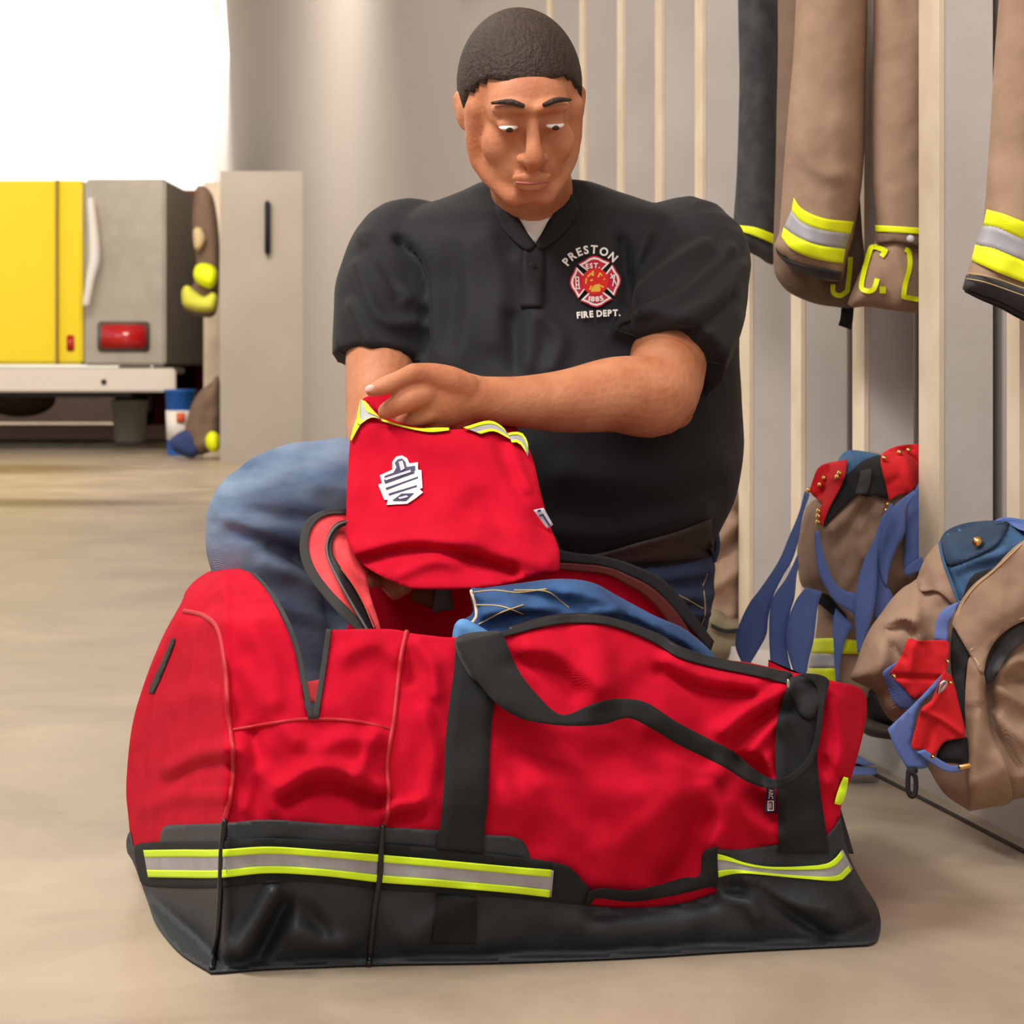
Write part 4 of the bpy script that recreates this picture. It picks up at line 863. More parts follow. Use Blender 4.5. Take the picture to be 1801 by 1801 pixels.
jf = wrk([([(560, 850), (640, 870), (680, 920)], .006, 20), ([(400, 910), (460, 930), (560, 960)], .006, 14), ([(410, 935), (470, 955), (540, 985)], -.006, 12), ([(470, 990), (540, 1020), (600, 1060)], .007, 16), ([(480, 970), (560, 1000), (620, 1050)], -.008, 12), ([(480, 1060), (540, 1080), (600, 1110)], .005, 14), ([(450, 900), (560, 920)], -.005, 14),
          ([(1120, 1010), (1180, 1015), (1250, 1000)], .006, 10), ([(1100, 1040), (1180, 1050), (1245, 1045)], .009, 12), ([(1110, 1025), (1180, 1032), (1245, 1025)], -.007, 8), ([(1150, 1080), (1200, 1085), (1235, 1075)], .008, 10), ([(1140, 1062), (1220, 1066)], -.007, 7), ([(1230, 1060), (1240, 1100)], .006, 8)])
def jd(V, N):
    X = V[:, 0] / V[:, 1] * F + CX; Y = HZ - (V[:, 2] - CH) * F / V[:, 1]
    return jf(X, Y) * np.clip(-N[:, 1] * 2, 0, 1) + nz(X, Y, 50, 9) * .003
V_, N_, F_ = mb.remesh(.006, 4, .5, jd)
V_[:, 2] = np.maximum(V_[:, 2], .004)
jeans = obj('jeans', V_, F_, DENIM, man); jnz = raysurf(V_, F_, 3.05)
for pl in ([(1040, 998), (1090, 1003), (1130, 1020), (1200, 1050), (1236, 1070)], [(1078, 985), (1090, 998), (1120, 1012)], [(1238, 1040), (1240, 1080), (1228, 1110)], [(1244, 1010), (1236, 1030)]):
    cord('stitching', pl, jnz, .0011, THREAD, jeans)
cord('belt_loop', [(1252, 905), (1258, 930), (1262, 960), (1256, 985)], 3.08, .004, DENIMD, jeans)
ribbon('belt', [(930, 975), (1000, 978), (1060, 972), (1120, 955), (1190, 935), (1252, 912)], [(930, 1000), (1000, 1004), (1060, 1000), (1130, 990), (1200, 984), (1256, 978)], lambda X, Y: np.minimum(jnz(X, Y), shz(X, Y)) - .006, LEATHER, man, thick=.006)
# boots
for (x, y, rz, nm) in ((P(545, 1400, 2.98).x, 2.93, .3, 'boot'), (P(1145, 1200, 3.4).x, 3.5, 3.0, 'boot')):
    m_ = MB(); R_ = Matrix.Rotation(rz, 3, 'Z')
    if rz < 1: pts = [((0, .07, .05), (.045, .045)), ((0, .0, .05), (.048, .048)), ((0, -.1, .045), (.05, .04)), ((0, -.17, .035), (.045, .03))]
    else: pts = [((0, .12, .05), (.04, .045)), ((0, .04, .05), (.048, .045)), ((0, -.06, .045), (.05, .04)), ((0, -.14, .035), (.045, .03))]
    m_.sweep([Vector((x, y, 0)) + R_ @ Vector(p) for p, r in pts], [r for p, r in pts], seg=18, sub=4, up=(0, 0, 1))
    if rz < 1: m_.sweep([Vector((x, y + .05, .06)), Vector((x, y + .05, .2))], [.05, .052], seg=18)
    v1, n1, f1 = m_.remesh(.006, 3); v1[:, 2] = np.maximum(v1[:, 2], .002); obj(nm, v1, f1, LEATHER, man)
# ------------------------------------------------------------------ turnout gear hanging on the rack
def c2p(pts, ox, oy, s): return [(ox + x / s, oy + y / s) for x, y in pts]
C2 = lambda pts: c2p(pts, 1290, 780, 3.833)      # two reading frames used while measuring the photograph
C5 = lambda pts: c2p(pts, 1480, 900, 5.61)
C6 = lambda pts: c2p(pts, 1480, 1050, 4.187)
CJ = lambda pts: c2p(pts, 1300, 400, 3.595)
def lift(zf, d): return lambda X, Y: zf(X, Y) - d
def snap(px, py, z, r, par, m=BRASS, name='snap'):
    mb = MB(); mb.lathe(P(px, py, z), [(r, 0), (r, .002), (r * .8, .005), (r * .3, .007)], 14, axis=(0, -1, 0)); return mb.make(name, m, par)

# jacket with a banded sleeve and a long tail (its letter shows at the edge)
j = empty('turnout_jacket', P(1440, 500, 3.5), 'brown turnout jacket hanging tail out, banded sleeve over a tail with a yellow J', 'jacket')
tail = [(1375, -120), (1368, 100), (1364, 300), (1361, 400), (1360, 440), (1362, 478), (1372, 498), (1392, 517), (1433, 534), (1470, 540), (1496, 543), (1496, 543), (1506, 494), (1520, 460), (1516, 400), (1512, 300), (1520, 100), (1515, -120), (1440, -160)]
zt = puffz(tail, 3.50, .05, 60, 9, [([(1420, 300), (1430, 420), (1450, 530)], .012, 14), ([(1480, 300), (1478, 520)], .01, 12)], .006, 60, 11)
puff('tail', tail, 3.50, .05, TAND, j, ew=60, folds=[([(1420, 300), (1430, 420), (1450, 530)], .012, 14), ([(1480, 300), (1478, 520)], .01, 12)], na=.006, seed=11)
slv = [(1410, -100), (1395, 100), (1382, 250), (1374, 360), (1370, 410), (1361, 432), (1366, 446), (1385, 465), (1410, 480), (1440, 490), (1478, 494), (1486, 470), (1492, 445), (1503, 404), (1518, 300), (1522, 150), (1520, -60), (1460, -130)]
sz = puffz(slv, 3.43, .07, 60, 9, [([(1400, 250), (1440, 300), (1500, 310)], .01, 16)], .005, 60, 12)
s_ = puff('sleeve', slv, 3.43, .07, TAN, j, ew=60, folds=[([(1400, 250), (1440, 300), (1500, 310)], .01, 16)], na=.005, seed=12)
ribbon('cuff', [(1362, 431), (1372, 448), (1400, 462), (1440, 472), (1482, 478)], [(1367, 447), (1385, 466), (1410, 481), (1440, 490), (1478, 494)], lift(sz, .004), GREYF, s_, thick=.003)
ribbon('hi_vis_band', [(1378, 400), (1403, 417), (1439, 431), (1487, 438)], [(1374, 416), (1392, 438), (1425, 453), (1456, 460), (1483, 463)], lift(sz, .005), HIVIS, s_, thick=.002)
ribbon('silver_band', [(1392, 370), (1410, 390), (1445, 404), (1496, 410)], [(1378, 400), (1403, 417), (1439, 431), (1487, 438)], lift(sz, .005), TAPE, s_, thick=.002)
ribbon('hi_vis_band', [(1396, 348), (1412, 368), (1450, 384), (1502, 390)], [(1392, 370), (1410, 390), (1445, 404), (1496, 412)], lift(sz, .005), HIVIS, s_, thick=.002)
def glyph_stroke(pl, hw, zf, par, name='letter'):
    a, b = stroke(pl, hw, 3); return flat2d(name, list(map(tuple, a)) + list(map(tuple, b)), [[i, i + 1, len(a) + i + 1, len(a) + i] for i in range(len(a) - 1)], zf, HIVIS, par, off=.004, thick=.002)
glyph_stroke([(1496, 452), (1494, 480), (1490, 512), (1490, 512), (1478, 520), (1466, 515), (1465, 500)], 4.3, zt, j)
ribbon('hanging_tab', [(1480, 535), (1478, 560), (1474, 572)], [(1502, 540), (1500, 565), (1497, 580)], 3.52, BLACKF, j, thick=.01)

# jacket tail with the lettering C. L
j = empty('turnout_jacket', P(1555, 480, 3.4), 'brown turnout jacket tail with yellow letters C. L tucked behind the broad upright', 'jacket')
tl = [(1545, -100), (1535, 100), (1534, 300), (1540, 420), (1528, 440), (1518, 466), (1506, 494), (1490, 534), (1490, 534), (1500, 542), (1522, 539), (1578, 547), (1632, 553), (1632, 553), (1640, 400), (1650, 200), (1650, -60), (1600, -130)]
fo = [([(1545, 440), (1560, 480), (1560, 530)], -.006, 12), ([(1575, 440), (1590, 520)], .006, 14)]
zl = puffz(tl, 3.42, .035, 50, 9, fo, .004, 60, 13); puff('tail', tl, 3.42, .035, TAN, j, ew=50, folds=fo, na=.004, seed=13)
glyph_stroke([(1550, 451), (1558, 441), (1558, 441), (1536, 434), (1528, 447), (1515, 500), (1522, 511), (1536, 509), (1543, 490)], 4.4, zl, j)
flat2d('letter', [(1547, 504), (1558, 504), (1558, 516), (1547, 516)], [[0, 1, 2, 3]], zl, HIVIS, j, off=.004, thick=.002)
glyph_stroke([(1592, 438), (1599, 444), (1600, 470), (1592, 500), (1589, 522), (1589, 522), (1625, 528)], 4.4, zl, j)
sheet('flap', [(1540, 410), (1540, 410), (1632, 412), (1632, 412), (1632, 440), (1600, 430), (1575, 424), (1541, 428), (1541, 428)], lift(zl, .012), TAND, j, thick=.004)
ribbon('hi_vis_band', [(1539, 396), (1580, 398), (1632, 402)], [(1540, 408), (1580, 409), (1632, 414)], lift(zl, .014), HIVIS, j, thick=.002)
snap(1601, 420, 3.36, .006, j, m=GREYT)

# jacket hanging half behind the man's shoulder
j = empty('turnout_jacket', P(1340, 430, 3.95), 'dark-hemmed turnout jacket with a yellow band showing just past the man’s shoulder'.replace('’', "'"), 'jacket')
ol = [(1300, -80), (1300, 150), (1296, 300), (1290, 420), (1312, 440), (1336, 453), (1358, 466), (1372, 440), (1376, 380), (1370, 200), (1365, -60), (1330, -110)]
za = puffz(ol, 3.95, .05, 45, 9, (), .005, 60, 14); puff('body', ol, 3.95, .05, GREYF, j, ew=45, seed=14)
ribbon('hi_vis_band', [(1300, 396), (1330, 400), (1366, 414)], [(1300, 406), (1330, 416), (1362, 430)], lift(za, .006), HIVIS, j, thick=.003)

# jacket at the right border of the view
j = empty('turnout_jacket', P(1770, 480, 2.85), 'turnout jacket sleeve with wide yellow and silver bands and black cuff at the rightmost upright', 'jacket')
ol = [(1775, -160), (1752, 60), (1740, 250), (1728, 400), (1714, 436), (1707, 462), (1692, 506), (1697, 512), (1725, 524), (1759, 538), (1785, 552), (1830, 575), (1880, 590), (1890, 400), (1890, 100), (1880, -140), (1820, -190)]
fo = [([(1740, 300), (1760, 380), (1830, 400)], .008, 20)]
zd = puffz(ol, 2.88, .06, 70, 9, fo, .004, 60, 15); sl = puff('sleeve', ol, 2.88, .06, TAN, j, ew=70, folds=fo, na=.004, seed=15)
ribbon('cuff', [(1699, 484), (1725, 485), (1762, 496), (1801, 510), (1875, 538)], [(1693, 509), (1725, 525), (1760, 538), (1790, 554), (1870, 588)], lift(zd, .004), GREYF, sl, thick=.003)
ribbon('cuff_lining', [(1695, 508), (1725, 520), (1760, 532), (1801, 552), (1870, 580)], [(1697, 514), (1725, 528), (1760, 543), (1795, 562), (1870, 596)], lift(zd, .003), BLACKF, sl, thick=.006)
ribbon('hi_vis_band', [(1715, 430), (1745, 436), (1770, 446), (1801, 459), (1875, 490)], [(1708, 458), (1735, 470), (1762, 482), (1801, 497), (1870, 524)], lift(zd, .006), HIVIS, sl, thick=.003)
ribbon('silver_band', [(1729, 396), (1755, 400), (1801, 421), (1878, 450)], [(1715, 431), (1745, 437), (1801, 460), (1875, 491)], lift(zd, .006), TAPE, sl, thick=.003)
ribbon('hi_vis_band', [(1735, 368), (1765, 376), (1801, 390), (1880, 420)], [(1729, 397), (1755, 401), (1801, 422), (1878, 451)], lift(zd, .006), HIVIS, sl, thick=.003)
for pl in ([(1702, 480), (1740, 486), (1801, 507)], [(1700, 490), (1735, 497), (1801, 520)]): cord('stitching', pl, zd, .0007, THREAD, sl, off=.008)

# trousers hung by their braces, middle bay
t1 = empty('turnout_trousers', P(1470, 1000, 3.4), 'brown turnout trousers on the rack with red patches and long drooping blue braces', 'trousers')
ol = C2([(600, 330), (500, 420), (455, 560), (430, 700), (436, 850), (460, 960), (560, 1050), (560, 1250), (500, 1560), (470, 1700), (650, 1760), (960, 1760), (960, 1500), (1000, 1200), (1150, 1000), (1290, 900), (1290, 250), (1150, 60), (1000, 60), (860, 60), (740, 90), (660, 140)])
fo = [(C2([(850, 350), (760, 480), (660, 560)]), .016, 12), (C2([(900, 420), (800, 560), (700, 700)]), -.010, 10), (C2([(860, 540), (870, 640), (900, 760)]), .012, 12), (C2([(930, 520), (900, 600), (850, 640)]), -.010, 9), (C2([(650, 580), (700, 760), (720, 900)]), .010, 10),
      (C2([(860, 760), (800, 880), (730, 980)]), .012, 10), (C2([(800, 1180), (760, 1350), (700, 1500)]), .012, 12), (C2([(560, 1050), (640, 1120), (720, 1180)]), -.014, 12), (C2([(470, 500), (450, 700), (470, 900)]), .010, 10)]
z1 = puffz(ol, 3.44, .07, 50, 9, fo, .006, 50, 21); puff('canvas', ol, 3.44, .07, TAN, t1, ew=50, folds=fo, na=.006, ns=50, seed=21)
sheet('collar_lining', C2([(700, 190), (700, 120), (760, 50), (850, 48), (990, 76), (1000, 110), (900, 120), (820, 190), (740, 260)]), lift(z1, .004), LINER, t1, thick=.006)
sheet('interior_shade', C2([(870, 120), (1000, 80), (1030, 200), (1040, 370), (960, 350), (900, 360), (850, 340), (740, 430), (600, 570), (600, 570), (640, 430), (740, 240), (800, 180)]), lift(z1, .010), BLACKF, t1, thick=.006)  # black sheet paints the shade inside the waist opening
ribbon('inner_strap', C2([(860, 180), (840, 260), (820, 340)]), C2([(930, 170), (925, 260), (900, 340)]), lift(z1, .018), GREYF, t1)
rl = sheet('red_patch', C2([(575, 160), (640, 130), (770, 108), (770, 108), (750, 225), (715, 310), (650, 430), (597, 560), (597, 560), (560, 500), (600, 400), (600, 400), (520, 330), (540, 230)]), lift(z1, .020), REDW, t1, thick=.004, step=5, w=wrk([(C2([(560, 330), (640, 240), (740, 220)]), .008, 8), (C2([(600, 390), (620, 300)]), -.008, 7)]))
rr_ = sheet('red_patch', C2([(1010, 62), (1080, 25), (1160, 8), (1290, 4), (1290, 4), (1285, 220), (1200, 320), (1110, 350), (1050, 388), (1050, 388), (1035, 320), (1000, 170), (992, 110)]), lift(z1, .020), REDW, t1, thick=.004, step=5, w=wrk([(C2([(1040, 110), (1120, 70), (1200, 30)]), -.008, 6), (C2([(1160, 80), (1180, 300)]), .006, 8), (C2([(1020, 290), (1100, 240)]), -.005, 6)]))
for (x, y) in ((612, 232), (583, 278), (715, 200), (700, 225), (508, 315), (575, 455), (572, 490), (570, 530), (1016, 98), (1120, 60), (1180, 45), (1035, 410), (1025, 450), (1015, 485)):
    q = C2([(x, y)])[0]; snap(q[0], q[1], float(z1(np.array([q[0]]), np.array([q[1]]))[0]) - .026, .0045, t1)
ribbon('hi_vis_band', C2([(540, 1315), (680, 1312), (860, 1330)]), C2([(525, 1415), (680, 1418), (850, 1420)]), lift(z1, .006), HIVIS, t1)
ribbon('silver_band', C2([(525, 1415), (680, 1418)]), C2([(508, 1515), (690, 1515)]), lift(z1, .006), TAPE, t1)
ribbon('hi_vis_band', C2([(508, 1515), (690, 1515)]), C2([(495, 1620), (700, 1625)]), lift(z1, .006), HIVIS, t1)
BR = [([(480, 320), (440, 470), (370, 640), (300, 800), (180, 980), (105, 1080), (40, 1220), (12, 1360), (60, 1490)], [(515, 340), (470, 480), (440, 640), (400, 780), (330, 900), (265, 1040), (235, 1180), (222, 1290), (170, 1390), (110, 1490)], 3.36),
      ([(435, 740), (360, 900), (270, 1030), (245, 1130), (240, 1300), (250, 1500)], [(440, 830), (425, 900), (412, 1040), (385, 1130), (360, 1300), (370, 1440), (400, 1560)], 3.33),
      ([(490, 968), (430, 1040), (385, 1140), (358, 1270), (365, 1400), (410, 1560)], [(600, 1000), (572, 1080), (555, 1200), (540, 1330), (510, 1450), (490, 1565)], 3.30),
      ([(545, 590), (550, 700), (570, 850), (610, 950), (680, 1060), (780, 1130), (840, 1175)], [(578, 590), (600, 700), (640, 840), (690, 940), (760, 995), (835, 1008), (850, 1010)], 3.32),
      ([(690, 1110), (670, 1200), (675, 1350), (690, 1610)], [(810, 1230), (765, 1300), (725, 1450), (708, 1610)], 3.34),
      ([(975, 690), (955, 900), (945, 1080), (960, 1190)], [(990, 850), (1035, 960), (1075, 1050), (985, 1195)], 3.335),
      ([(1215, 315), (1070, 430), (1000, 560), (972, 700), (985, 850), (1020, 955)], [(1235, 330), (1165, 440), (1155, 600), (1095, 720), (1050, 850), (1035, 960)], 3.33),
      ([(1060, 400), (1000, 500), (950, 640), (880, 790), (835, 960), (818, 1170), (835, 1410)], [(1075, 410), (1030, 520), (980, 640), (968, 760), (965, 960), (940, 1150), (890, 1310), (850, 1410)], 3.30),
      ([(1290, 200), (1230, 300), (1175, 430), (1158, 600), (1148, 850)], [(1295, 250), (1295, 400), (1292, 600), (1290, 700), (1262, 760)], 3.362)]
for i, (a, b, z) in enumerate(BR): ribbon('brace_strap', C2(a), C2(b), z, BLUE, t1, thick=.003)
ribbon('strap_end', C2([(1150, 850), (1200, 800), (1270, 760)]), C2([(1160, 890), (1210, 880), (1290, 840)]), 3.31, BLUE, t1, thick=.006)
puff('knee_pad', C2([(560, 1010), (640, 1020), (720, 1110), (800, 1200), (700, 1180), (600, 1100), (560, 1070)]), 3.37, .01, BLACKF, t1, ew=8)

# trousers in the near bay
t2 = empty('turnout_trousers', P(1690, 1150, 2.85), 'bulky brown turnout trousers folded open over the rack, blue lining and red patches showing', 'trousers')
ol = [(1644, 962), (1625, 985), (1612, 1018), (1590, 1032), (1569, 1052), (1551, 1077), (1530, 1106), (1515, 1138), (1506, 1166), (1495, 1190), (1498, 1196), (1532, 1212), (1540, 1217), (1548, 1240), (1562, 1262), (1580, 1278), (1600, 1310), (1633, 1352), (1647, 1377), (1666, 1401), (1702, 1425), (1702, 1425),
      (1731, 1422), (1767, 1410), (1800, 1403), (1880, 1385), (1900, 1300), (1900, 1000), (1880, 930), (1792, 925), (1750, 920), (1700, 930), (1660, 945)]
fo = [([(1560, 1100), (1548, 1150), (1545, 1210)], .012, 14), ([(1610, 1040), (1612, 1090), (1618, 1120)], .010, 9), ([(1560, 1095), (1585, 1085), (1608, 1092)], .014, 8), ([(1558, 1110), (1590, 1100), (1606, 1118)], -.014, 7), ([(1552, 1120), (1570, 1140), (1588, 1158)], -.012, 5), ([(1640, 1000), (1650, 1050)], .008, 12),
      ([(1545, 1230), (1570, 1260), (1600, 1300)], .010, 12), ([(1720, 1180), (1715, 1260), (1712, 1400)], .014, 18), ([(1738, 1210), (1745, 1280), (1790, 1350)], -.022, 8), ([(1760, 1180), (1790, 1160), (1820, 1165)], .020, 12), ([(1755, 1210), (1790, 1230), (1830, 1250)], .014, 12), ([(1770, 1190), (1800, 1200)], -.016, 6), ([(1760, 1260), (1800, 1300), (1840, 1320)], .014, 14), ([(1750, 1240), (1790, 1275)], -.010, 7)]
z2f = lambda X, Y: 2.90 - .05 * np.clip((X - 1640) / 120, 0, 1)
z2 = puffz(ol, z2f, .08, 60, 9, fo, .006, 60, 31); puff('canvas', ol, z2f, .08, TAN, t2, ew=60, folds=fo, na=.006, ns=60, seed=31)
sheet('blue_lining', [(1653, 953), (1665, 934), (1694, 922), (1730, 918), (1765, 918), (1800, 925), (1860, 930), (1850, 970), (1765, 1000), (1712, 1040), (1692, 1070), (1692, 1070), (1683, 1055), (1669, 1010), (1658, 977)], lift(z2, .004), LINER, t2, thick=.004, w=wrk([([(1680, 1000), (1720, 985), (1770, 970)], .008, 8)]))
sheet('waist_facing', [(1652, 955), (1664, 934), (1694, 921), (1730, 916), (1770, 916), (1776, 922), (1755, 955), (1730, 972), (1700, 986), (1672, 996), (1664, 990), (1656, 972)], lift(z2, .012), LINERD, t2, thick=.005, w=wrk([([(1665, 950), (1675, 985)], .006, 5), ([(1690, 940), (1680, 985)], .005, 5), ([(1700, 970), (1740, 950), (1765, 930)], -.005, 5)]))
snap(1719, 953, float(z2(np.array([1719.]), np.array([953.]))[0]) - .018, .0070, t2)
sheet('pouch', [(1745, 1000), (1728, 1004), (1712, 1011), (1700, 1030), (1692, 1056), (1692, 1056), (1712, 1036), (1745, 1012)], lift(z2, .012), BLACKF, t2, thick=.008, step=5)
ribbon('brace_strap', [(1747, 918), (1758, 911), (1778, 910), (1801, 914), (1860, 922)], [(1770, 917), (1778, 922), (1790, 930), (1801, 934), (1860, 950)], lift(z2, .03), BLUE, t2, thick=.003)
pz = lift(z2, .024)
fp = [(1880, 900), (1801, 950), (1774, 971), (1747, 1000), (1712, 1028), (1690, 1057), (1680, 1080), (1674, 1097), (1674, 1097), (1685, 1115), (1698, 1138), (1710, 1158), (1722, 1180), (1730, 1186), (1730, 1186), (1738, 1150), (1760, 1117), (1801, 1092), (1880, 1070)]
pn = sheet('folded_front', fp, pz, TAN, t2, thick=.008, w=wrk([([(1700, 1120), (1740, 1090), (1800, 1060)], .01, 30)]))
for pl in ([(1796, 958), (1750, 1002), (1716, 1031), (1694, 1060), (1679, 1096)], [(1681, 1104), (1700, 1134), (1722, 1170)]): cord('stitching', pl, lift(pz, .001), .0008, THREAD, pn)
cord('bound_edge', [(1708, 1143), (1740, 1115), (1770, 1096), (1801, 1086), (1860, 1070)], lift(pz, .004), .0018, THREAD, pn)
sheet('gap_shade', [(1676, 1104), (1690, 1128), (1704, 1153), (1698, 1184), (1697, 1240), (1697, 1294), (1688, 1262), (1678, 1210), (1672, 1165)], lift(z2, .016), BLACKF, t2, thick=.004, step=5)  # black sheet stands in for shade in the hollow
sheet('gap_shade', [(1801, 1094), (1767, 1118), (1748, 1140), (1733, 1180), (1737, 1204), (1750, 1192), (1768, 1160), (1785, 1140), (1830, 1110)], lift(z2, .014), GREYF, t2, thick=.004, step=5)  # charcoal sheet paints the shade of the second hollow
sheet('hanging_panel', [(1706, 1155), (1700, 1184), (1697, 1248), (1702, 1313), (1703, 1384), (1704, 1427), (1704, 1427), (1740, 1420), (1780, 1408), (1770, 1350), (1745, 1290), (1735, 1230), (1732, 1190), (1722, 1168)], lift(z2, .020), TAN, t2, thick=.006, w=wrk([([(1704, 1250), (1725, 1240), (1738, 1215)], -.006, 4)]))
sheet('collar_edge', [(1644, 960), (1652, 955), (1668, 1008), (1684, 1055), (1690, 1062), (1680, 1066), (1650, 1040), (1620, 1040), (1613, 1020), (1626, 984)], lift(z2, .010), TAN, t2, thick=.006)
cord('lining_edge', [(1653, 955), (1659, 985), (1670, 1015), (1686, 1058)], lift(z2, .018), .0022, LINER, t2)
ribbon('brace_strap', [(1690, 1056), (1660, 1071), (1648, 1090), (1642, 1126)], [(1678, 1078), (1672, 1090), (1669, 1100), (1667, 1130)], lift(z2, .020), BLUE, t2, thick=.004)
sheet('red_patch', [(1597, 1123), (1606, 1123), (1616, 1127), (1640, 1126), (1668, 1129), (1668, 1160), (1662, 1186), (1648, 1200), (1611, 1229), (1590, 1210), (1571, 1192), (1565, 1185), (1575, 1170), (1586, 1152)], lift(z2, .028), REDW, t2, thick=.005, step=5, w=wrk([([(1572, 1190), (1620, 1192), (1662, 1194)], -.008, 4), ([(1605, 1140), (1600, 1180)], .006, 8)]))
ribbon('brace_strap', [(1584, 1160), (1559, 1176), (1552, 1186), (1561, 1210), (1572, 1236), (1584, 1248)], [(1575, 1180), (1566, 1184), (1572, 1192), (1592, 1212), (1611, 1232), (1602, 1246)], lift(z2, .024), BLUE, t2, thick=.004)
sheet('brace_strap', [(1660, 1182), (1660, 1182), (1614, 1231), (1561, 1282), (1561, 1282), (1575, 1317), (1596, 1353), (1596, 1353), (1633, 1349), (1624, 1325), (1606, 1318), (1604, 1306), (1617, 1245), (1650, 1210)], lambda X, Y: 2.76 + 0 * X, BLUE, t2, thick=.004)
sheet('red_patch', [(1661, 1178), (1666, 1184), (1674, 1190), (1683, 1222), (1698, 1290), (1690, 1298), (1661, 1305), (1643, 1328), (1623, 1318), (1603, 1314), (1611, 1279), (1621, 1246), (1638, 1231), (1652, 1198)], lambda X, Y: 2.75 + 0 * X, REDW, t2, thick=.005, step=5, w=wrk([([(1623, 1250), (1655, 1264), (1692, 1290)], .007, 5), ([(1655, 1215), (1640, 1240), (1622, 1250)], .006, 5), ([(1640, 1275), (1630, 1315)], -.006, 7)]))
puff('hole_shade', [(1646, 1332), (1660, 1306), (1690, 1297), (1703, 1300), (1703, 1345), (1680, 1343), (1655, 1340)], 2.765, .01, BLACKF, t2, ew=12, step=5)  # black pad stands in for the shaded hole
ribbon('brace_strap', [(1612, 1322), (1633, 1339), (1661, 1356), (1685, 1358), (1696, 1354)], [(1626, 1318), (1647, 1332), (1671, 1346), (1685, 1346), (1694, 1343)], 2.745, BLUE, t2, thick=.005)
for q in ((1572, 1189), (1640, 1330), (1666, 1163), (1671, 1200)): snap(q[0], q[1], 2.735, .003, t2)
m_ = MB(); m_.sweep([P(1690, 1349, 2.735), P(1704, 1346, 2.735)], [.004, .004], seg=8); m_.make('brass_clip', BRASS, t2)
m_ = MB(); m_.sweep([P(1650, 1218, 2.73), P(1653, 1206, 2.728), P(1661, 1198, 2.728), P(1664, 1202, 2.728), P(1658, 1212, 2.728), P(1651, 1217, 2.73)], [.0022] * 6, seg=8, sub=3); m_.make('hook_ring', METAL, t2)
ck = MB()
pts = [(1598, 1356), (1597, 1372), (1597, 1390), (1602, 1400), (1609, 1398), (1611, 1380), (1609, 1364), (1600, 1358)]
ck.sweep([P(x, y, 2.75) for x, y in pts] + [P(1598, 1356, 2.75)], [.0032] * 9, seg=8, sub=3); ck.box(P(1605, 1355, 2.755), (.013, .008, .009), bev=.002)
ck.make('snap_hook', BLACKF, t2)

# things low on the plinth behind the bag
t3 = empty('turnout_trousers', P(1285, 1000, 4.4), 'tan turnout trousers hanging between the man and the rack, mostly hidden', 'trousers')
ol = [(1230, 880), (1262, 872), (1290, 862), (1306, 870), (1315, 950), (1313, 1040), (1308, 1090), (1290, 1110), (1250, 1100), (1225, 1040), (1220, 940)]
fo = [([(1265, 950), (1285, 930), (1304, 915)], .02, 10), ([(1262, 985), (1285, 965), (1305, 950)], -.02, 8), ([(1262, 1030), (1290, 1010), (1305, 990)], .02, 10), ([(1275, 900), (1300, 905)], -.015, 7)]
puff('canvas', ol, 4.35, .06, TAN, t3, ew=30, folds=fo, na=.01, ns=30, seed=41)
puff('lower_leg', [(1232, 1085), (1260, 1070), (1285, 1085), (1310, 1095), (1312, 1150), (1300, 1160), (1240, 1160), (1225, 1120)], 4.30, .04, mat('olive_canvas', (128, 114, 92), .9), t3, ew=24, seed=42)
ribbon('dark_strap', [(1250, 1096), (1275, 1106), (1306, 1104)], [(1250, 1104), (1275, 1114), (1306, 1114)], 4.25, BLACKF, t3)
t5 = empty('work_boot', P(1550, 1275, 3.5), 'dark boot partly hidden under the hanging trousers on the plinth', 'boot')
puff('upper', [(1524, 1205), (1550, 1212), (1575, 1240), (1600, 1270), (1590, 1290), (1560, 1282), (1530, 1275), (1520, 1245)], 3.42, .05, RUBBER, t5, ew=24, seed=43)
puff('toe', [(1515, 1262), (1545, 1270), (1590, 1286), (1600, 1300), (1560, 1300), (1520, 1290)], 3.38, .05, mat('grey_rubber', (78, 70, 62), .7), t5, ew=12, seed=44)
t4 = empty('webbing_strap', P(1515, 1355, 3.3), 'flat blue webbing strap lying on the floor beyond the right end of the bag', 'strap')
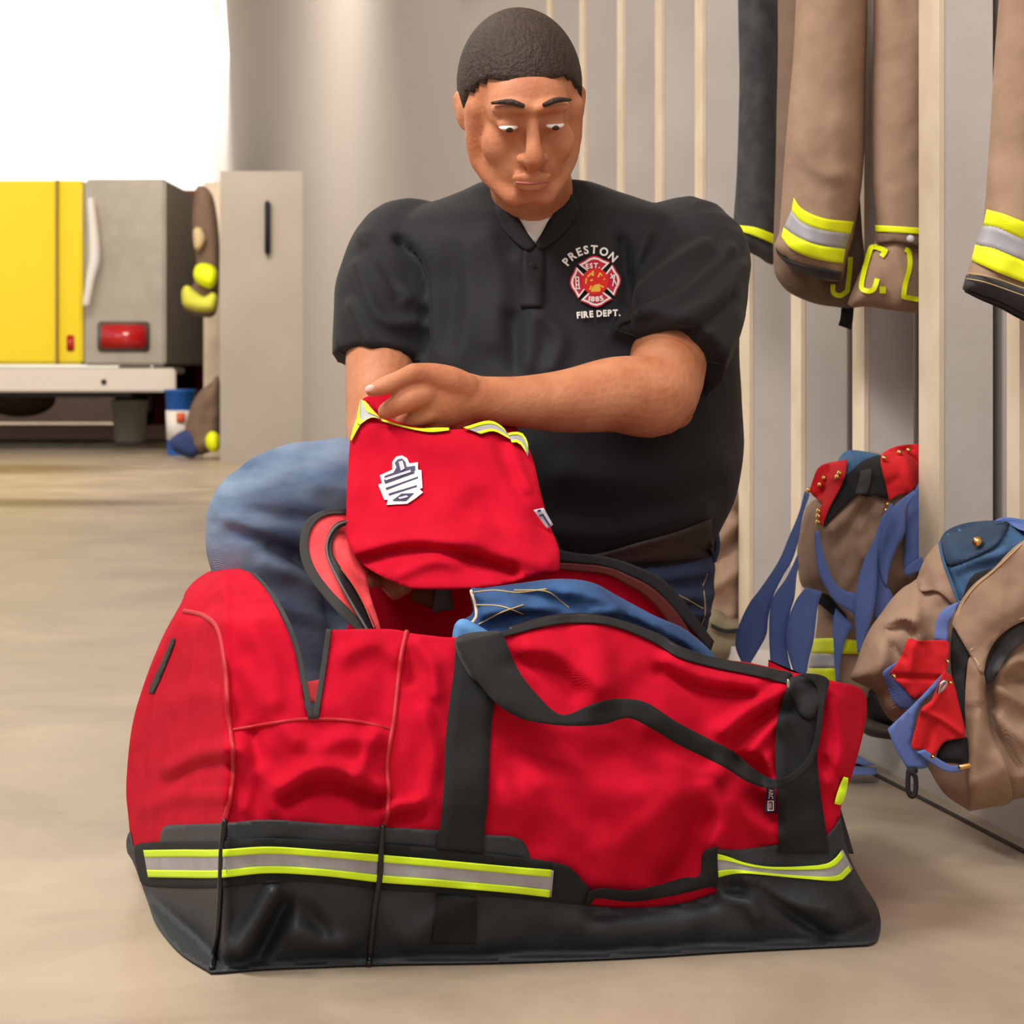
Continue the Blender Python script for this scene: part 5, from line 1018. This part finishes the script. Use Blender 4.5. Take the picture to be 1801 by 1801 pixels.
ribbon('webbing', [(1490, 1318), (1505, 1326), (1520, 1334), (1534, 1342)], [(1486, 1340), (1500, 1342), (1520, 1345), (1540, 1346)], lambda X, Y: CH * F / (Y - HZ) * .985, BLUE, t4, thick=.004)
ribbon('webbing', [(1480, 1346), (1510, 1348), (1542, 1350)], [(1480, 1362), (1510, 1363), (1541, 1362)], lambda X, Y: CH * F / (Y - HZ) * .975, BLUE, t4, thick=.01)

# far gear beside the locker block
g = empty('turnout_jacket', P(360, 500, 14.8), 'small distant turnout jacket with bright yellow bands hanging by the far locker end panel', 'jacket')
puff('body', [(345, 330), (372, 340), (384, 400), (386, 470), (380, 550), (350, 556), (322, 540), (322, 515), (340, 500), (345, 460), (338, 400)], 14.75, .1, TAND, g, ew=18, step=6)
puff('sleeve_band', [(342, 472), (352, 463), (372, 466), (382, 478), (381, 498), (370, 507), (350, 500), (341, 488)], 14.6, .08, HIVIS, g, ew=14, step=5)
puff('lower_band', [(320, 510), (330, 502), (345, 514), (360, 522), (374, 514), (383, 524), (378, 546), (360, 549), (340, 546), (322, 536)], 14.6, .08, mat('dull_lime', (206, 206, 70), .8), g, ew=12, step=5)
puff('chest', [(340, 405), (352, 400), (362, 420), (352, 440), (342, 436)], 14.62, .05, mat('sand_canvas', (200, 176, 130), .8), g, ew=10, step=5)
g = empty('turnout_trousers', P(358, 740, 15.0), 'small distant heap of brown and navy gear on the floor by the far locker', 'trousers')
puff('canvas', [(384, 660), (372, 672), (350, 690), (336, 715), (326, 750), (328, 780), (345, 800), (370, 795), (386, 780), (390, 720)], 14.75, .12, TAND, g, ew=22, step=6, na=.02, ns=20)
puff('navy_cloth', [(300, 772), (330, 755), (350, 770), (352, 795), (338, 806), (318, 800), (302, 790)], 14.72, .08, mat('navy_cloth', (44, 60, 108), .9), g, ew=14, step=6)
puff('yellow_band', [(362, 768), (372, 758), (384, 764), (388, 780), (384, 793), (372, 795), (362, 784)], 14.6, .08, HIVIS, g, ew=12, step=5)
